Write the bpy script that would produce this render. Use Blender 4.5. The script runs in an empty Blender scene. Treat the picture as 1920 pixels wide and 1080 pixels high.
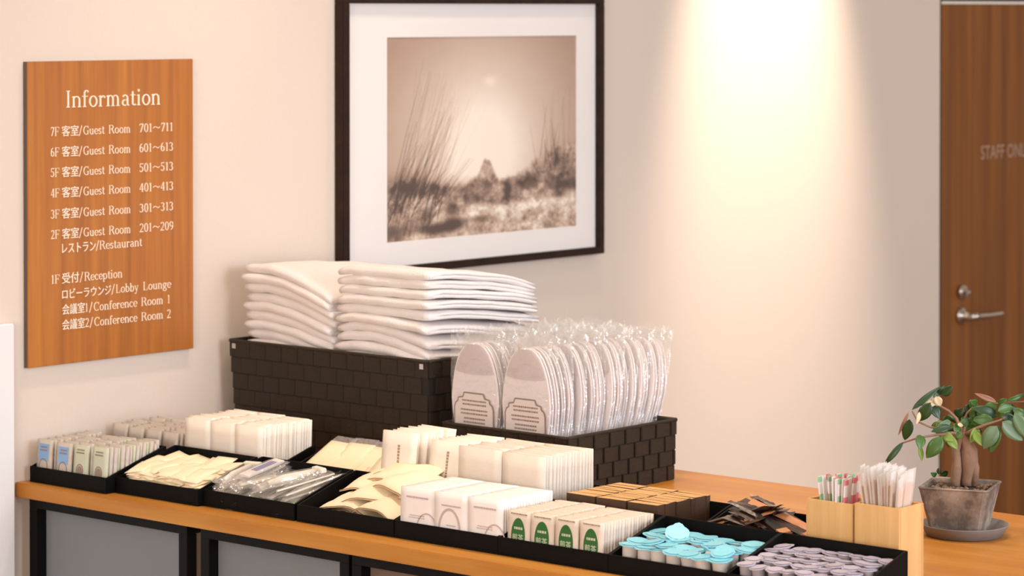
import bpy, bmesh, math, random
import numpy as np
from mathutils import Vector, Matrix, noise
rnd = random.Random(7)
S = 1.25            # the layout below is written in units of 1.25 m and scaled to metres at the end
HC = .72            # counter top height (units) -> 0.90 m
PI = math.pi
sc = bpy.context.scene
C = sc.collection

# ------------------------------------------------------------------ camera
f0 = Vector((.755, .655, 0)).normalized()
pitch = math.radians(1.0)
fw = (f0*math.cos(pitch) - Vector((0, 0, math.sin(pitch)))).normalized()
rt = Vector((f0.y, -f0.x, 0)); up = rt.cross(fw)
cam_d = bpy.data.cameras.new('camera'); cam = bpy.data.objects.new('camera', cam_d); C.objects.link(cam)
cam_loc = Vector((-2.786, -3.423, HC + .72))
cam.matrix_world = Matrix.Translation(cam_loc*S) @ Matrix((rt, up, -fw)).transposed().to_4x4()
cam_d.sensor_width = 36; cam_d.lens = 5350/1920*36; cam_d.shift_y = -.2222
cam_d.clip_start = .05; cam_d.clip_end = 60
cam_d.dof.use_dof = True; cam_d.dof.focus_distance = 3.93*S; cam_d.dof.aperture_fstop = 6.3
sc.camera = cam

# ------------------------------------------------------------------ world, lights, exposure
sc.view_settings.view_transform = 'Standard'; sc.view_settings.look = 'None'
sc.view_settings.gamma = 1; sc.view_settings.use_curve_mapping = False
sc.view_settings.exposure = 0.22
sc.cycles.transparent_max_bounces = 48
sc.cycles.max_bounces = 10; sc.cycles.diffuse_bounces = 4
w = bpy.data.worlds.new('world'); sc.world = w; w.use_nodes = True
w.node_tree.nodes['Background'].inputs[0].default_value = (1.0, .86, .74, 1)
w.node_tree.nodes['Background'].inputs[1].default_value = .55

def lamp(kind, name, loc, aim, energy, col, **kw):
    d = bpy.data.lights.new(name, kind); o = bpy.data.objects.new(name, d); C.objects.link(o)
    o.location = Vector(loc)*S; o.rotation_euler = (Vector(aim) - Vector(loc)).to_track_quat('-Z', 'Y').to_euler()
    d.energy = energy; d.color = col
    for k, v in kw.items(): setattr(d, k, v)
    return o
WARM = (1.0, .83, .64)
# wall-washing downlights in the ceiling (their fixtures are built with the ceiling)
DOWN = [(1.95, -.42, 420, 35), (1.06, -.42, 34, 46), (.14, -.45, 16, 54), (2.85, -.40, 16, 36)]
CEIL = HC + 1.80
for x, y, e, a in DOWN:
    lamp('SPOT', 'downlight_lamp', (x, y, CEIL - .03), (x, -.02, HC + .60), e, WARM, spot_size=math.radians(a), spot_blend=1.0, shadow_soft_size=.04)
for x, y, e, cc in ((.45, -.5, 56, (1, .84, .66)), (.40, -1.25, 60, (1, .82, .62)), (-.4, -1.6, 34, (1, .84, .66)), (1.55, -1.0, 90, (1, .72, .44))):  # the last, strongly warm one is added to warm the lower wall
    lamp('SPOT', 'counter_and_fill_lamp', (x, y, CEIL - .03), (x, y, 0), e, cc, spot_size=math.radians(75), spot_blend=.8, shadow_soft_size=.06)
# daylight from the lobby windows to the right, then an added camera-side fill
lamp('AREA', 'window_daylight', (.3, -4.7, HC + .9), (.6, -.6, HC + .1), 160, (.80, .88, 1.0), shape='RECTANGLE', size=2.6, size_y=1.8)
lamp('AREA', 'camera_side_fill_light', (-3.6, -2.2, HC + .75), (.3, -.7, HC + .1), 96, (1, .92, .84), shape='RECTANGLE', size=2.2, size_y=1.5)  # added fill that brightens the slipper and packet fronts

# ------------------------------------------------------------------ materials
MATS = {}
def new_mat(name):
    m = bpy.data.materials.new(name); m.use_nodes = True; MATS[name] = m
    return m, m.node_tree, m.node_tree.nodes['Principled BSDF']
def srgb(*c):
    return tuple((v/255/12.92 if v/255 <= .04045 else ((v/255 + .055)/1.055)**2.4) for v in c) + (1,)
def plain(name, col, rough=.6, metal=0, spec=.5, bump=0, bscale=200, var=0, coat=0, trans=0):
    m, nt, b = new_mat(name)
    b.inputs['Base Color'].default_value = col; b.inputs['Roughness'].default_value = rough
    b.inputs['Metallic'].default_value = metal; b.inputs['Specular IOR Level'].default_value = spec
    b.inputs['Coat Weight'].default_value = coat; b.inputs['Transmission Weight'].default_value = trans
    if bump or var:
        tc = nt.nodes.new('ShaderNodeTexCoord'); n = nt.nodes.new('ShaderNodeTexNoise')
        n.inputs['Scale'].default_value = bscale; n.inputs['Detail'].default_value = 4
        nt.links.new(tc.outputs['Object'], n.inputs['Vector'])
        if bump:
            bp = nt.nodes.new('ShaderNodeBump'); bp.inputs['Strength'].default_value = bump; bp.inputs['Distance'].default_value = .003
            nt.links.new(n.outputs['Fac'], bp.inputs['Height']); nt.links.new(bp.outputs['Normal'], b.inputs['Normal'])
        if var:
            mx = nt.nodes.new('ShaderNodeMix'); mx.data_type = 'RGBA'
            mx.inputs[6].default_value = tuple(c*(1 - var) for c in col[:3]) + (1,); mx.inputs[7].default_value = tuple(min(1, c*(1 + var)) for c in col[:3]) + (1,)
            nt.links.new(n.outputs['Fac'], mx.inputs[0]); nt.links.new(mx.outputs[2], b.inputs['Base Color'])
    return m
def wood(name, c1, c2, stretch, rough=.45, coat=0, scale=1, spec=.5, c3=None):
    """grain: noise stretched along one axis (stretch = scale vector, small along the grain)"""
    m, nt, b = new_mat(name)
    tc = nt.nodes.new('ShaderNodeTexCoord'); mp = nt.nodes.new('ShaderNodeMapping'); mp.inputs['Scale'].default_value = stretch
    nt.links.new(tc.outputs['Object'], mp.inputs['Vector'])
    n = nt.nodes.new('ShaderNodeTexNoise'); n.inputs['Scale'].default_value = scale; n.inputs['Detail'].default_value = 6; n.inputs['Roughness'].default_value = .62
    nt.links.new(mp.outputs[0], n.inputs['Vector'])
    cr = nt.nodes.new('ShaderNodeValToRGB'); cr.color_ramp.elements[0].position = .32; cr.color_ramp.elements[1].position = .70
    cr.color_ramp.elements[0].color = c1; cr.color_ramp.elements[1].color = c2
    if c3: e = cr.color_ramp.elements.new(.5); e.color = c3
    nt.links.new(n.outputs['Fac'], cr.inputs[0]); nt.links.new(cr.outputs[0], b.inputs['Base Color'])
    bp = nt.nodes.new('ShaderNodeBump'); bp.inputs['Strength'].default_value = .12; bp.inputs['Distance'].default_value = .002
    nt.links.new(n.outputs['Fac'], bp.inputs['Height']); nt.links.new(bp.outputs['Normal'], b.inputs['Normal'])
    b.inputs['Roughness'].default_value = rough; b.inputs['Coat Weight'].default_value = coat; b.inputs['Specular IOR Level'].default_value = spec
    return m
def film(name, alpha, tint=(1, 1, 1, 1), rough=.15, bump=.6, bscale=60, milk=0.0):
    """clear or milky plastic film: transparent mixed with gloss and some white scatter"""
    m, nt, b = new_mat(name)
    nt.nodes.remove(b); out = nt.nodes['Material Output']
    tr = nt.nodes.new('ShaderNodeBsdfTransparent'); gl = nt.nodes.new('ShaderNodeBsdfGlossy'); gl.inputs['Roughness'].default_value = rough
    df = nt.nodes.new('ShaderNodeBsdfDiffuse'); df.inputs['Color'].default_value = tint
    m1 = nt.nodes.new('ShaderNodeMixShader'); m1.inputs[0].default_value = milk
    nt.links.new(gl.outputs[0], m1.inputs[1]); nt.links.new(df.outputs[0], m1.inputs[2])
    m2 = nt.nodes.new('ShaderNodeMixShader'); m2.inputs[0].default_value = alpha
    nt.links.new(tr.outputs[0], m2.inputs[1]); nt.links.new(m1.outputs[0], m2.inputs[2]); nt.links.new(m2.outputs[0], out.inputs[0])
    tc = nt.nodes.new('ShaderNodeTexCoord'); n = nt.nodes.new('ShaderNodeTexNoise'); n.inputs['Scale'].default_value = bscale; n.inputs['Detail'].default_value = 3
    nt.links.new(tc.outputs['Object'], n.inputs['Vector'])
    bp = nt.nodes.new('ShaderNodeBump'); bp.inputs['Strength'].default_value = bump; bp.inputs['Distance'].default_value = .01
    nt.links.new(n.outputs['Fac'], bp.inputs['Height']); nt.links.new(bp.outputs['Normal'], gl.inputs['Normal'])
    return m
M = dict(
    wall=plain('wall_paper', srgb(219, 203, 189), .9, spec=.2, bump=.10, bscale=120, var=.02),
    ceiling=plain('ceiling_paint', srgb(230, 225, 218), .9, spec=.2, var=.01),
    floor=plain('floor_tile', srgb(132, 100, 74), .5, var=.1, bscale=4),
    white_board=plain('white_board', srgb(232, 228, 226), .5, var=.01),
    sign=wood('sign_wood', srgb(152, 90, 40), srgb(190, 122, 48), (38, 38, 1.4), .38, coat=.12, c3=srgb(172, 104, 44)),
    door=wood('door_wood', srgb(112, 66, 30), srgb(146, 92, 42), (22, 22, .7), .55, spec=.2, c3=srgb(128, 78, 36)),
    counter=wood('counter_wood', srgb(168, 104, 36), srgb(204, 146, 66), (9, .9, 14), .42, coat=.06, spec=.3, c3=srgb(184, 120, 46)),
    lightwood=wood('bamboo_wood', srgb(206, 158, 98), srgb(226, 182, 122), (50, 50, 3), .55, c3=srgb(216, 170, 110)),
    black=plain('black_steel', srgb(12, 11, 11), .5, spec=.15, var=.1),
    tray=plain('tray_black', srgb(9, 8, 7), .6, spec=.12, bump=.15, bscale=160, var=.15),
    grey_panel=plain('grey_panel', srgb(126, 129, 133), .6, spec=.3, var=.03, bscale=5),
    added_brown_panel=plain('added_brown_panel', srgb(122, 102, 88), .6, spec=.2, var=.03, bscale=5), print_tan=plain('print_tan', srgb(170, 142, 120), .8, var=.03),
    steel=plain('brushed_steel', srgb(190, 180, 170), .28, metal=1, var=.03),
    steelmark=plain('metal_eyelet', srgb(210, 205, 200), .3, metal=1, var=.03),
    frame=wood('frame_wood', srgb(34, 20, 13), srgb(50, 30, 20), (30, 30, 30), .5, spec=.2),
    mat=plain('mat_board', srgb(240, 234, 230), .85, spec=.2, var=.01),
    lettering=plain('lettering_white', srgb(244, 224, 200), .6, var=.01),
    doorletter=plain('door_lettering', srgb(178, 146, 124), .6, var=.01),
    sign_edge=plain('sign_back_metal', srgb(96, 82, 70), .5, var=.02),
    basket=plain('basket_weave', srgb(48, 38, 29), .55, spec=.3, bump=.4, bscale=220, var=.14),
    basket_in=plain('basket_inside', srgb(30, 24, 20), .7, var=.1),
    towel=plain('towel_cotton', srgb(238, 230, 226), .95, spec=.1, bump=.6, bscale=420, var=.02),
    sole=plain('slipper_sole', srgb(236, 226, 224), .85, spec=.2, bump=.2, bscale=300, var=.02),
    upper=plain('slipper_upper', srgb(206, 192, 190), .9, spec=.15, var=.03, bscale=120),
    print_grey=plain('print_grey', srgb(150, 128, 116), .8, var=.03),
    print_violet=plain('print_violet', srgb(192, 172, 174), .8, var=.03),
    print_dark=plain('print_dark', srgb(80, 70, 66), .8, var=.03),
    label_white=plain('label_white', srgb(226, 214, 208), .8, var=.01),
    bag=film('clear_bag', .15, rough=.14, bump=1.0, bscale=40, milk=.42, tint=(.95, .93, .92, 1)),
    cello=film('cellophane', .24, rough=.12, bump=.9, bscale=34, milk=.30, tint=(.9, .88, .86, 1)),
    glass=film('picture_glass', .05, rough=.02, bump=0, milk=0),
    paper=plain('packet_paper', srgb(240, 228, 214), .75, spec=.3, bump=.3, bscale=60, var=.02),
    paper_w=plain('packet_white', srgb(238, 230, 226), .6, spec=.35, bump=.3, bscale=50, var=.02),
    paper_wide=plain('packet_ivory', srgb(224, 210, 196), .7, spec=.3, bump=.4, bscale=50, var=.03),
    cream=plain('sachet_cream', srgb(244, 226, 192), .7, spec=.3, bump=.3, bscale=60, var=.03),
    cream2=plain('pouch_cream', srgb(240, 220, 188), .75, spec=.25, bump=.3, bscale=40, var=.03),
    pouch_edge=plain('pouch_edge', srgb(168, 130, 88), .8, var=.05),
    razor_wrap=plain('razor_wrap', srgb(196, 184, 172), .35, spec=.6, bump=.5, bscale=60, var=.08),
    razor_green=plain('razor_wrap_green', srgb(196, 198, 172), .4, spec=.5, bump=.4, bscale=60, var=.05),
    blue=plain('label_blue', srgb(134, 172, 214), .6, var=.06, bscale=80),
    green=plain('label_green', srgb(38, 98, 40), .6, var=.05),
    green_pale=plain('label_pale_green', srgb(190, 196, 166), .7, var=.03),
    tea=plain('tea_packet', srgb(216, 200, 184), .7, bump=.3, bscale=60, var=.05),
    brown=plain('brown_packet', srgb(208, 160, 98), .6, bump=.4, bscale=60, var=.1),
    brown_edge=plain('brown_packet_print', srgb(74, 48, 30), .6, var=.4, bscale=110),
    lid_blue=plain('cup_lid_blue', srgb(128, 204, 222), .4, spec=.6, bump=.3, bscale=90, var=.07),
    cup=plain('cup_white', srgb(232, 220, 212), .4, spec=.5, var=.01),
    lid_white=plain('cup_lid_lilac', srgb(180, 172, 188), .35, spec=.6, bump=.3, bscale=90, var=.06),
    cup_milk=plain('cup_milky', srgb(190, 178, 182), .4, spec=.5, var=.02),
    stick_dark=plain('stick_foil_brown', srgb(66, 44, 34), .35, spec=.7, bump=.4, bscale=60, var=.35),
    stick_copper=plain('stick_foil_copper', srgb(196, 134, 92), .35, spec=.6, bump=.4, bscale=60, var=.2),
    stick_black=plain('stick_foil_black', srgb(26, 24, 26), .35, spec=.6, var=.2),
    pink=plain('stirrer_pink', srgb(236, 130, 140), .6, var=.05), mint=plain('stirrer_mint', srgb(150, 205, 160), .6, var=.05),
    comb=plain('comb_ivory', srgb(232, 222, 206), .45, spec=.5, var=.02), purple=plain('comb_print_purple', srgb(74, 62, 150), .5, var=.05),
    stickwood=plain('stirrer_wood', srgb(222, 178, 140), .7, var=.06),
    pot=None, saucer=plain('saucer_grey', srgb(128, 122, 120), .55, bump=.2, bscale=60, var=.06),
    soil=plain('potting_soil', srgb(58, 40, 30), .95, bump=1, bscale=120, var=.3), stone=plain('soil_stone', srgb(130, 104, 84), .8, var=.2),
    bark=plain('bark', srgb(134, 102, 80), .85, bump=.6, bscale=60, var=.22),
    leaf=plain('leaf_green', srgb(62, 96, 34), .4, spec=.5, var=.2, bscale=30), leaf2=plain('leaf_light', srgb(112, 138, 52), .45, var=.15, bscale=30),
    leaf_dark=plain('leaf_dark', srgb(36, 64, 26), .4, spec=.5, var=.2, bscale=30), leaf_blue=plain('leaf_dusty', srgb(92, 118, 84), .42, spec=.5, var=.12, bscale=30),
    leaf_pale=plain('leaf_pale', srgb(206, 186, 146), .5, var=.1, bscale=30), leaf_brown=plain('leaf_brown', srgb(150, 104, 78), .5, var=.1, bscale=30),
    lampring=plain('lamp_ring_white', srgb(235, 232, 226), .4, var=.01),
)
def em(name, col, s):
    m, nt, b = new_mat(name); b.inputs['Emission Color'].default_value = col; b.inputs['Emission Strength'].default_value = s
    return m
M['bulb'] = em('lamp_lens', (1, .85, .65, 1), 6)
# concrete pot with pale lime blotches
m, nt, b = new_mat('pot_concrete')
tc = nt.nodes.new('ShaderNodeTexCoord'); n = nt.nodes.new('ShaderNodeTexNoise'); n.inputs['Scale'].default_value = 16; n.inputs['Detail'].default_value = 5; n.inputs['Roughness'].default_value = .65
cr = nt.nodes.new('ShaderNodeValToRGB'); cr.color_ramp.elements[0].position = .42; cr.color_ramp.elements[0].color = srgb(104, 90, 80)
cr.color_ramp.elements[1].position = .68; cr.color_ramp.elements[1].color = srgb(176, 160, 144)
nt.links.new(tc.outputs['Object'], n.inputs['Vector']); nt.links.new(n.outputs['Fac'], cr.inputs[0]); nt.links.new(cr.outputs[0], b.inputs['Base Color'])
bp = nt.nodes.new('ShaderNodeBump'); bp.inputs['Strength'].default_value = .3; bp.inputs['Distance'].default_value = .003
nt.links.new(n.outputs['Fac'], bp.inputs['Height']); nt.links.new(bp.outputs['Normal'], b.inputs['Normal']); b.inputs['Roughness'].default_value = .85
M['pot'] = m

# ------------------------------------------------------------------ mesh building
class MB:
    def __init__(s): s.v = []; s.f = []; s.mi = []
    def add(s, vs, fs, mi=0, T=None):
        n = len(s.v)
        for p in vs: s.v.append(tuple(T @ Vector(p)) if T is not None else tuple(p))
        for q in fs: s.f.append([n + i for i in q]); s.mi.append(mi)
        return s
    def box(s, x0, y0, z0, x1, y1, z1, mi=0, T=None):
        return s.add([(x0, y0, z0), (x1, y0, z0), (x1, y1, z0), (x0, y1, z0), (x0, y0, z1), (x1, y0, z1), (x1, y1, z1), (x0, y1, z1)],
                     [(0, 3, 2, 1), (4, 5, 6, 7), (0, 1, 5, 4), (1, 2, 6, 5), (2, 3, 7, 6), (3, 0, 4, 7)], mi, T)
    def prism(s, poly, a, b, axis='z', mi=0, T=None):
        """polygon extruded between a and b along an axis"""
        P = {'z': lambda p, h: (p[0], p[1], h), 'x': lambda p, h: (h, p[0], p[1]), 'y': lambda p, h: (p[0], h, p[1])}[axis]
        n = len(poly)
        return s.add([P(p, a) for p in poly] + [P(p, b) for p in poly],
                     [tuple(range(n))[::-1], tuple(range(n, 2*n))] + [(i, (i + 1) % n, n + (i + 1) % n, n + i) for i in range(n)], mi, T)
    def rings(s, rings, closed=True, cap=True, mi=0, T=None):
        n = len(rings[0]); vs = [p for r in rings for p in r]; fs = []
        for k in range(len(rings) - 1):
            for i in range(n if closed else n - 1):
                j = (i + 1) % n; fs.append((k*n + i, k*n + j, (k + 1)*n + j, (k + 1)*n + i))
        if cap and closed: fs += [tuple(range(n))[::-1], tuple((len(rings) - 1)*n + i for i in range(n))]
        return s.add(vs, fs, mi, T)
    def tube(s, path, r, n=8, mi=0):
        path = [Vector(p) for p in path]; rs = r if isinstance(r, (list, tuple)) else [r]*len(path); rg = []
        for i, p in enumerate(path):
            d = (path[min(i + 1, len(path) - 1)] - path[max(i - 1, 0)]).normalized()
            a = d.orthogonal().normalized() if i == 0 else (a - d*a.dot(d)).normalized()
            b = d.cross(a); rg.append([tuple(p + (a*math.cos(t*2*PI/n) + b*math.sin(t*2*PI/n))*rs[i]) for t in range(n)])
        return s.rings(rg, mi=mi)
    def lathe(s, prof, n=20, mi=0, cx=0, cy=0):
        return s.rings([[(cx + r*math.cos(t*2*PI/n), cy + r*math.sin(t*2*PI/n), z) for t in range(n)] for r, z in prof], mi=mi)
    def mesh(s, name, mats, smooth=False, bevel=0, fixn=True):
        me = bpy.data.meshes.new(name); me.from_pydata(s.v, [], s.f)
        for m in (mats if isinstance(mats, (list, tuple)) else [mats]): me.materials.append(m)
        me.polygons.foreach_set('material_index', s.mi)
        if bevel or fixn:
            bm = bmesh.new(); bm.from_mesh(me)
            if fixn: bmesh.ops.recalc_face_normals(bm, faces=bm.faces)
            if bevel: bmesh.ops.bevel(bm, geom=bm.edges[:], offset=bevel, segments=2, affect='EDGES', clamp_overlap=True)
            bm.to_mesh(me); bm.free()
        if smooth: me.polygons.foreach_set('use_smooth', [True]*len(me.polygons))
        me.update(); return me
    def build(s, name, mats, parent=None, **k):
        return link(name, s.mesh(name, mats, **k), parent)
def link(name, me, parent=None, loc=(0, 0, 0), rot=(0, 0, 0)):
    o = bpy.data.objects.new(name, me); C.objects.link(o); o.parent = parent; o.location = loc; o.rotation_euler = rot
    return o
def tag(o, label, cat, group=None):
    o['label'] = label; o['category'] = cat
    if group: o['group'] = group
    return o
def thing(name, label, cat, loc=(0, 0, 0), rot=(0, 0, 0), group=None):
    o = bpy.data.objects.new(name, None); C.objects.link(o); o.location = loc; o.rotation_euler = rot; o.empty_display_size = .02
    return tag(o, label, cat, group)
def structure(o): o['kind'] = 'structure'; return o
def dup(root, loc, rot, label=None, group=None, keep=None):
    r = root.copy(); C.objects.link(r); r.scale = (1, 1, 1); r.location = loc; r.rotation_euler = rot
    if label: r['label'] = label
    if group: r['group'] = group
    elif 'group' in r and group is not None: del r['group']
    for ch in list(root.children):
        if keep and ch.name.split('.')[0] not in keep: continue
        c = ch.copy(); C.objects.link(c); c.parent = r
        for g in ch.children:
            d = g.copy(); C.objects.link(d); d.parent = c
    return r
T0 = HC                                   # counter top
def rot_m(rx=0, ry=0, rz=0, loc=(0, 0, 0)):
    from mathutils import Euler
    return Matrix.Translation(loc) @ Euler((rx, ry, rz)).to_matrix().to_4x4()

# ------------------------------------------------------------------ lettering
def arc(cx, cy, rx, ry, a0, a1, t0=.035, t1=.085, n=10):
    q = []
    for i in range(n):
        P = []
        for k in (i, i + 1):
            a = math.radians(a0 + (a1 - a0)*k/n); t = t0 + (t1 - t0)*abs(math.cos(a))
            P.append(((cx + rx*math.cos(a), cy + ry*math.sin(a)), (cx + (rx - t)*math.cos(a), cy + (ry - t)*math.sin(a))))
        q.append([P[0][0], P[1][0], P[1][1], P[0][1]])
    return q
def bx(x0, y0, x1, y1): return [[(x0, y0), (x1, y0), (x1, y1), (x0, y1)]]
def ln(x0, y0, x1, y1, w=.05): return [[(x0, y0), (x0 + w, y0), (x1 + w, y1), (x1, y1)]]
def st(x, y0, y1, bot=1, top=0, w=.085):
    q = bx(x, y0, x + w, y1)
    if bot: q += bx(x - .05, y0, x + w + .05, y0 + .03)
    if top == 1: q += bx(x - .05, y1 - .03, x + w + .05, y1)
    if top == 2: q += [[(x - .06, y1 - .05), (x + .01, y1 - .05), (x + .01, y1), (x - .02, y1 - .015)]]
    return q
XH = .46
GL = {
 'I': (.30, st(.10, 0, .7, 1, 1)), 'L': (.56, st(.08, 0, .7, 1, 1) + bx(.1, 0, .5, .03) + bx(.47, 0, .5, .2)),
 'F': (.54, st(.08, 0, .7, 1, 1) + bx(.1, .67, .5, .7) + bx(.1, .34, .38, .37) + bx(.47, .53, .5, .7) + bx(.36, .27, .39, .44)),
 'G': (.68, arc(.36, .35, .32, .36, 48, 312) + st(.5, 0.03, .3, 0, 0) + bx(.42, .29, .66, .32) + bx(.56, .5, .59, .7)),
 'C': (.64, arc(.36, .35, .32, .36, 48, 312) + bx(.56, .5, .59, .7)),
 'R': (.66, st(.08, 0, .7, 1, 1) + bx(.1, .67, .34, .7) + bx(.1, .35, .34, .38) + arc(.3, .525, .24, .175, -90, 90) + ln(.32, .36, .52, 0, .1) + bx(.5, 0, .68, .03)),
 'n': (.54, st(.08, 0, XH, 1, 2) + arc(.27, .3, .19, .17, 0, 130) + st(.375, 0, .3, 1, 0)),
 'm': (.80, st(.08, 0, XH, 1, 2) + arc(.25, .3, .17, .17, 0, 130) + st(.335, 0, .3, 1, 0) + arc(.51, .3, .17, .17, 0, 130) + st(.595, 0, .3, 1, 0)),
 'r': (.40, st(.08, 0, XH, 1, 2) + arc(.27, .32, .14, .14, 50, 150) + bx(.30, .35, .38, .43)),
 'o': (.50, arc(.25, .23, .22, .24, 0, 360, n=18)), 'c': (.44, arc(.25, .23, .22, .24, 55, 315) + bx(.33, .33, .4, .41)),
 'e': (.46, arc(.25, .23, .22, .24, 5, 318, n=14) + bx(.08, .22, .45, .25)),
 'a': (.47, arc(.22, .32, .17, .15, 0, 150) + st(.305, .03, .33, 0, 0) + arc(.2, .13, .16, .14, 60, 300) + bx(.2, .24, .34, .27) + bx(.34, 0, .45, .03)),
 't': (.34, st(.11, .05, .6, 0, 0) + bx(.02, XH - .03, .31, XH) + arc(.24, .1, .13, .1, 180, 320)),
 'i': (.28, st(.09, 0, XH, 1, 2) + bx(.085, .58, .18, .68)), 'f': (.34, st(.10, 0, .55, 1, 0) + bx(.01, XH - .03, .32, XH) + arc(.24, .56, .14, .15, 30, 180)),
 's': (.40, arc(.2, .345, .15, .125, 50, 270) + arc(.2, .125, .16, .135, -130, 90) + bx(.3, .33, .33, .45) + bx(.05, .02, .08, .14)),
 'u': (.54, st(.08, .14, XH, 0, 2) + arc(.26, .16, .18, .17, 180, 320) + st(.365, 0, XH, 0, 2) + bx(.4, 0, .5, .03)),
 'b': (.52, st(.07, 0, .7, 0, 2) + arc(.27, .23, .21, .24, -130, 130)), 'p': (.52, st(.07, -.22, XH, 1, 2) + arc(.27, .23, .21, .24, -130, 130)),
 'y': (.50, ln(.03, XH, .22, 0, .08) + ln(.38, XH, .17, -.2, .035) + bx(-.02, XH - .03, .16, XH) + bx(.3, XH - .03, .48, XH) + bx(.06, -.22, .18, -.15)),
 'g': (.50, arc(.23, .29, .18, .18, 0, 360, n=14) + arc(.25, -.08, .22, .15, 0, 360, n=14) + bx(.36, .38, .5, .44) + bx(.1, .05, .3, .1)),
 '0': (.46, arc(.23, .35, .2, .36, 0, 360, n=16)), '1': (.40, st(.16, 0, .7, 1, 0) + ln(.08, .58, .16, .68, .05)),
 '2': (.46, arc(.22, .53, .18, .18, -40, 165) + ln(.05, .03, .32, .42, .06) + bx(.04, 0, .41, .07)),
 '3': (.46, arc(.2, .53, .18, .17, -80, 150) + arc(.2, .19, .2, .2, -150, 85)), '4': (.48, st(.28, 0, .7, 1, 0, .08) + ln(.03, .2, .27, .68, .04) + bx(.03, .18, .44, .23)),
 '5': (.46, bx(.1, .64, .4, .7) + bx(.08, .38, .12, .7) + arc(.2, .22, .2, .23, -150, 115)), '6': (.46, arc(.23, .21, .19, .22, 0, 360, n=14) + arc(.34, .3, .3, .41, 100, 190)),
 '7': (.46, bx(.05, .63, .42, .7) + ln(.12, 0, .34, .64, .08) + bx(.05, .52, .08, .7)), '9': (.46, arc(.23, .49, .19, .22, 0, 360, n=14) + arc(.12, .4, .3, .41, -80, 10)),
 '~': (.80, [[(.06, .26), (.2, .38), (.2, .44), (.06, .32)], [(.2, .38), (.36, .36), (.38, .41), (.2, .44)], [(.36, .36), (.56, .24), (.58, .3), (.38, .41)], [(.56, .24), (.74, .36), (.74, .42), (.58, .3)]]),
 '/': (.36, ln(.02, -.1, .28, .75, .06)), ' ': (.30, []),
}
def serif(text):
    x = 0; q = []
    for ch in text:
        adv, qs = GL[ch]; q += [[(px + x, py) for px, py in f] for f in qs]; x += adv
    return q, x
def serif_mesh(text, x0, z0, wid, cap, y, mb, depth=.0012):
    """letters on a wall-parallel plane (x to the right, z up), proud of y"""
    q, wd = serif(text); sx = wid/wd; sz = cap/.7
    for k, f in enumerate(q): mb.prism([(x0 + px*sx, z0 + pz*sz) for px, pz in f], y, y - depth - .00002*(k % 5), 'y')
_txt = {}
def font_poly(text):
    """mesh data of a text in the built-in font: verts (x, y) and faces, width"""
    if text not in _txt:
        cu = bpy.data.curves.new('t', 'FONT'); cu.body = text; cu.offset = 0.0; cu.resolution_u = 3
        o = bpy.data.objects.new('t', cu); C.objects.link(o); bpy.context.view_layer.update()
        me = bpy.data.meshes.new_from_object(o.evaluated_get(bpy.context.evaluated_depsgraph_get()))
        vs = [(v.co.x, v.co.y) for v in me.vertices]; fs = [tuple(p.vertices) for p in me.polygons]
        xs = [v[0] for v in vs]; ys = [v[1] for v in vs]
        _txt[text] = (vs, fs, min(xs), max(xs), min(ys), max(ys))
        bpy.data.objects.remove(o); bpy.data.curves.remove(cu); bpy.data.meshes.remove(me)
    return _txt[text]
def font_add(mb, text, place, wid, hgt, mi=0):
    """place(u, v) -> 3D point, u 0..wid, v 0..hgt"""
    vs, fs, a, b_, c, d = font_poly(text)
    mb.add([place((x - a)/(b_ - a)*wid, (y - c)/(d - c)*hgt) for x, y in vs], fs, mi)

# ------------------------------------------------------------------ the setting
mb = MB().box(-6, 0, 0, 2.605, .08, CEIL); mb.box(3.52, 0, 0, 5.2, .08, CEIL); mb.box(2.605, 0, T0 + .775, 3.52, .08, CEIL)
structure(mb.build('wall_back', M['wall']))
structure(MB().box(-6, -6.5, -.05, 5.2, .08, 0).build('floor', M['floor']))
structure(MB().box(-6, -6.5, CEIL, 5.2, .08, CEIL + .05).build('ceiling', M['ceiling']))
structure(MB().box(-2.2, -.012, 0, -.03, 0, .07).box(.78, -.012, 0, 2.58, 0, .07).build('baseboard_back', M['white_board'], bevel=.002))
o = structure(MB().box(-.55, -.016, 0, -.012, 0, HC + .245).build('trim_1', M['white_board'], bevel=.002))

# door
d = bpy.data.objects.new('door_1', None); C.objects.link(d); d.location = (2.605, 0, 0); structure(d)
MB().box(.006, .004, .005, .909, .05, T0 + .735).build('door_leaf', M['door'], d, bevel=.0015)
MB().box(.0, .0, .0, .006, .06, T0 + .775).box(.909, 0, 0, .915, .06, T0 + .775).box(.006, 0, T0 + .741, .909, .06, T0 + .775).build('door_frame', M['frame'], d)
h = MB(); r_ = rot_m(PI/2, 0, 0, (.093, .004, T0 + .036))
mbh = MB(); mbh.rings([[tuple(r_ @ Vector((r*math.cos(t*PI/12), r*math.sin(t*PI/12), z))) for t in range(24)] for r, z in ((.019, 0), (.019, .006), (.016, .008), (.009, .009), (.009, .034), (.0075, .04))])
hd = mbh.build('door_handle', M['steel'], d, smooth=True)
MB().tube([(.093, -.03, T0 + .036), (.11, -.034, T0 + .036), (.16, -.034, T0 + .0345), (.205, -.034, T0 + .035), (.218, -.030, T0 + .036)], [.0075, .007, .006, .0055, .005], 10).build('lever', M['steel'], hd, smooth=True)
r_ = rot_m(PI/2, 0, 0, (.093, .004, T0 + .09)); mbh = MB()
mbh.rings([[tuple(r_ @ Vector((r*math.cos(t*PI/12), r*math.sin(t*PI/12), z))) for t in range(24)] for r, z in ((.016, 0), (.016, .010), (.013, .012), (.006, .012), (.006, .015))])
lk = mbh.build('door_lock', M['steel'], d, smooth=True)
MB().box(.084, -.018, T0 + .087, .102, -.010, T0 + .093).build('thumb_turn', M['steel'], lk, bevel=.001)
mb = MB()
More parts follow.
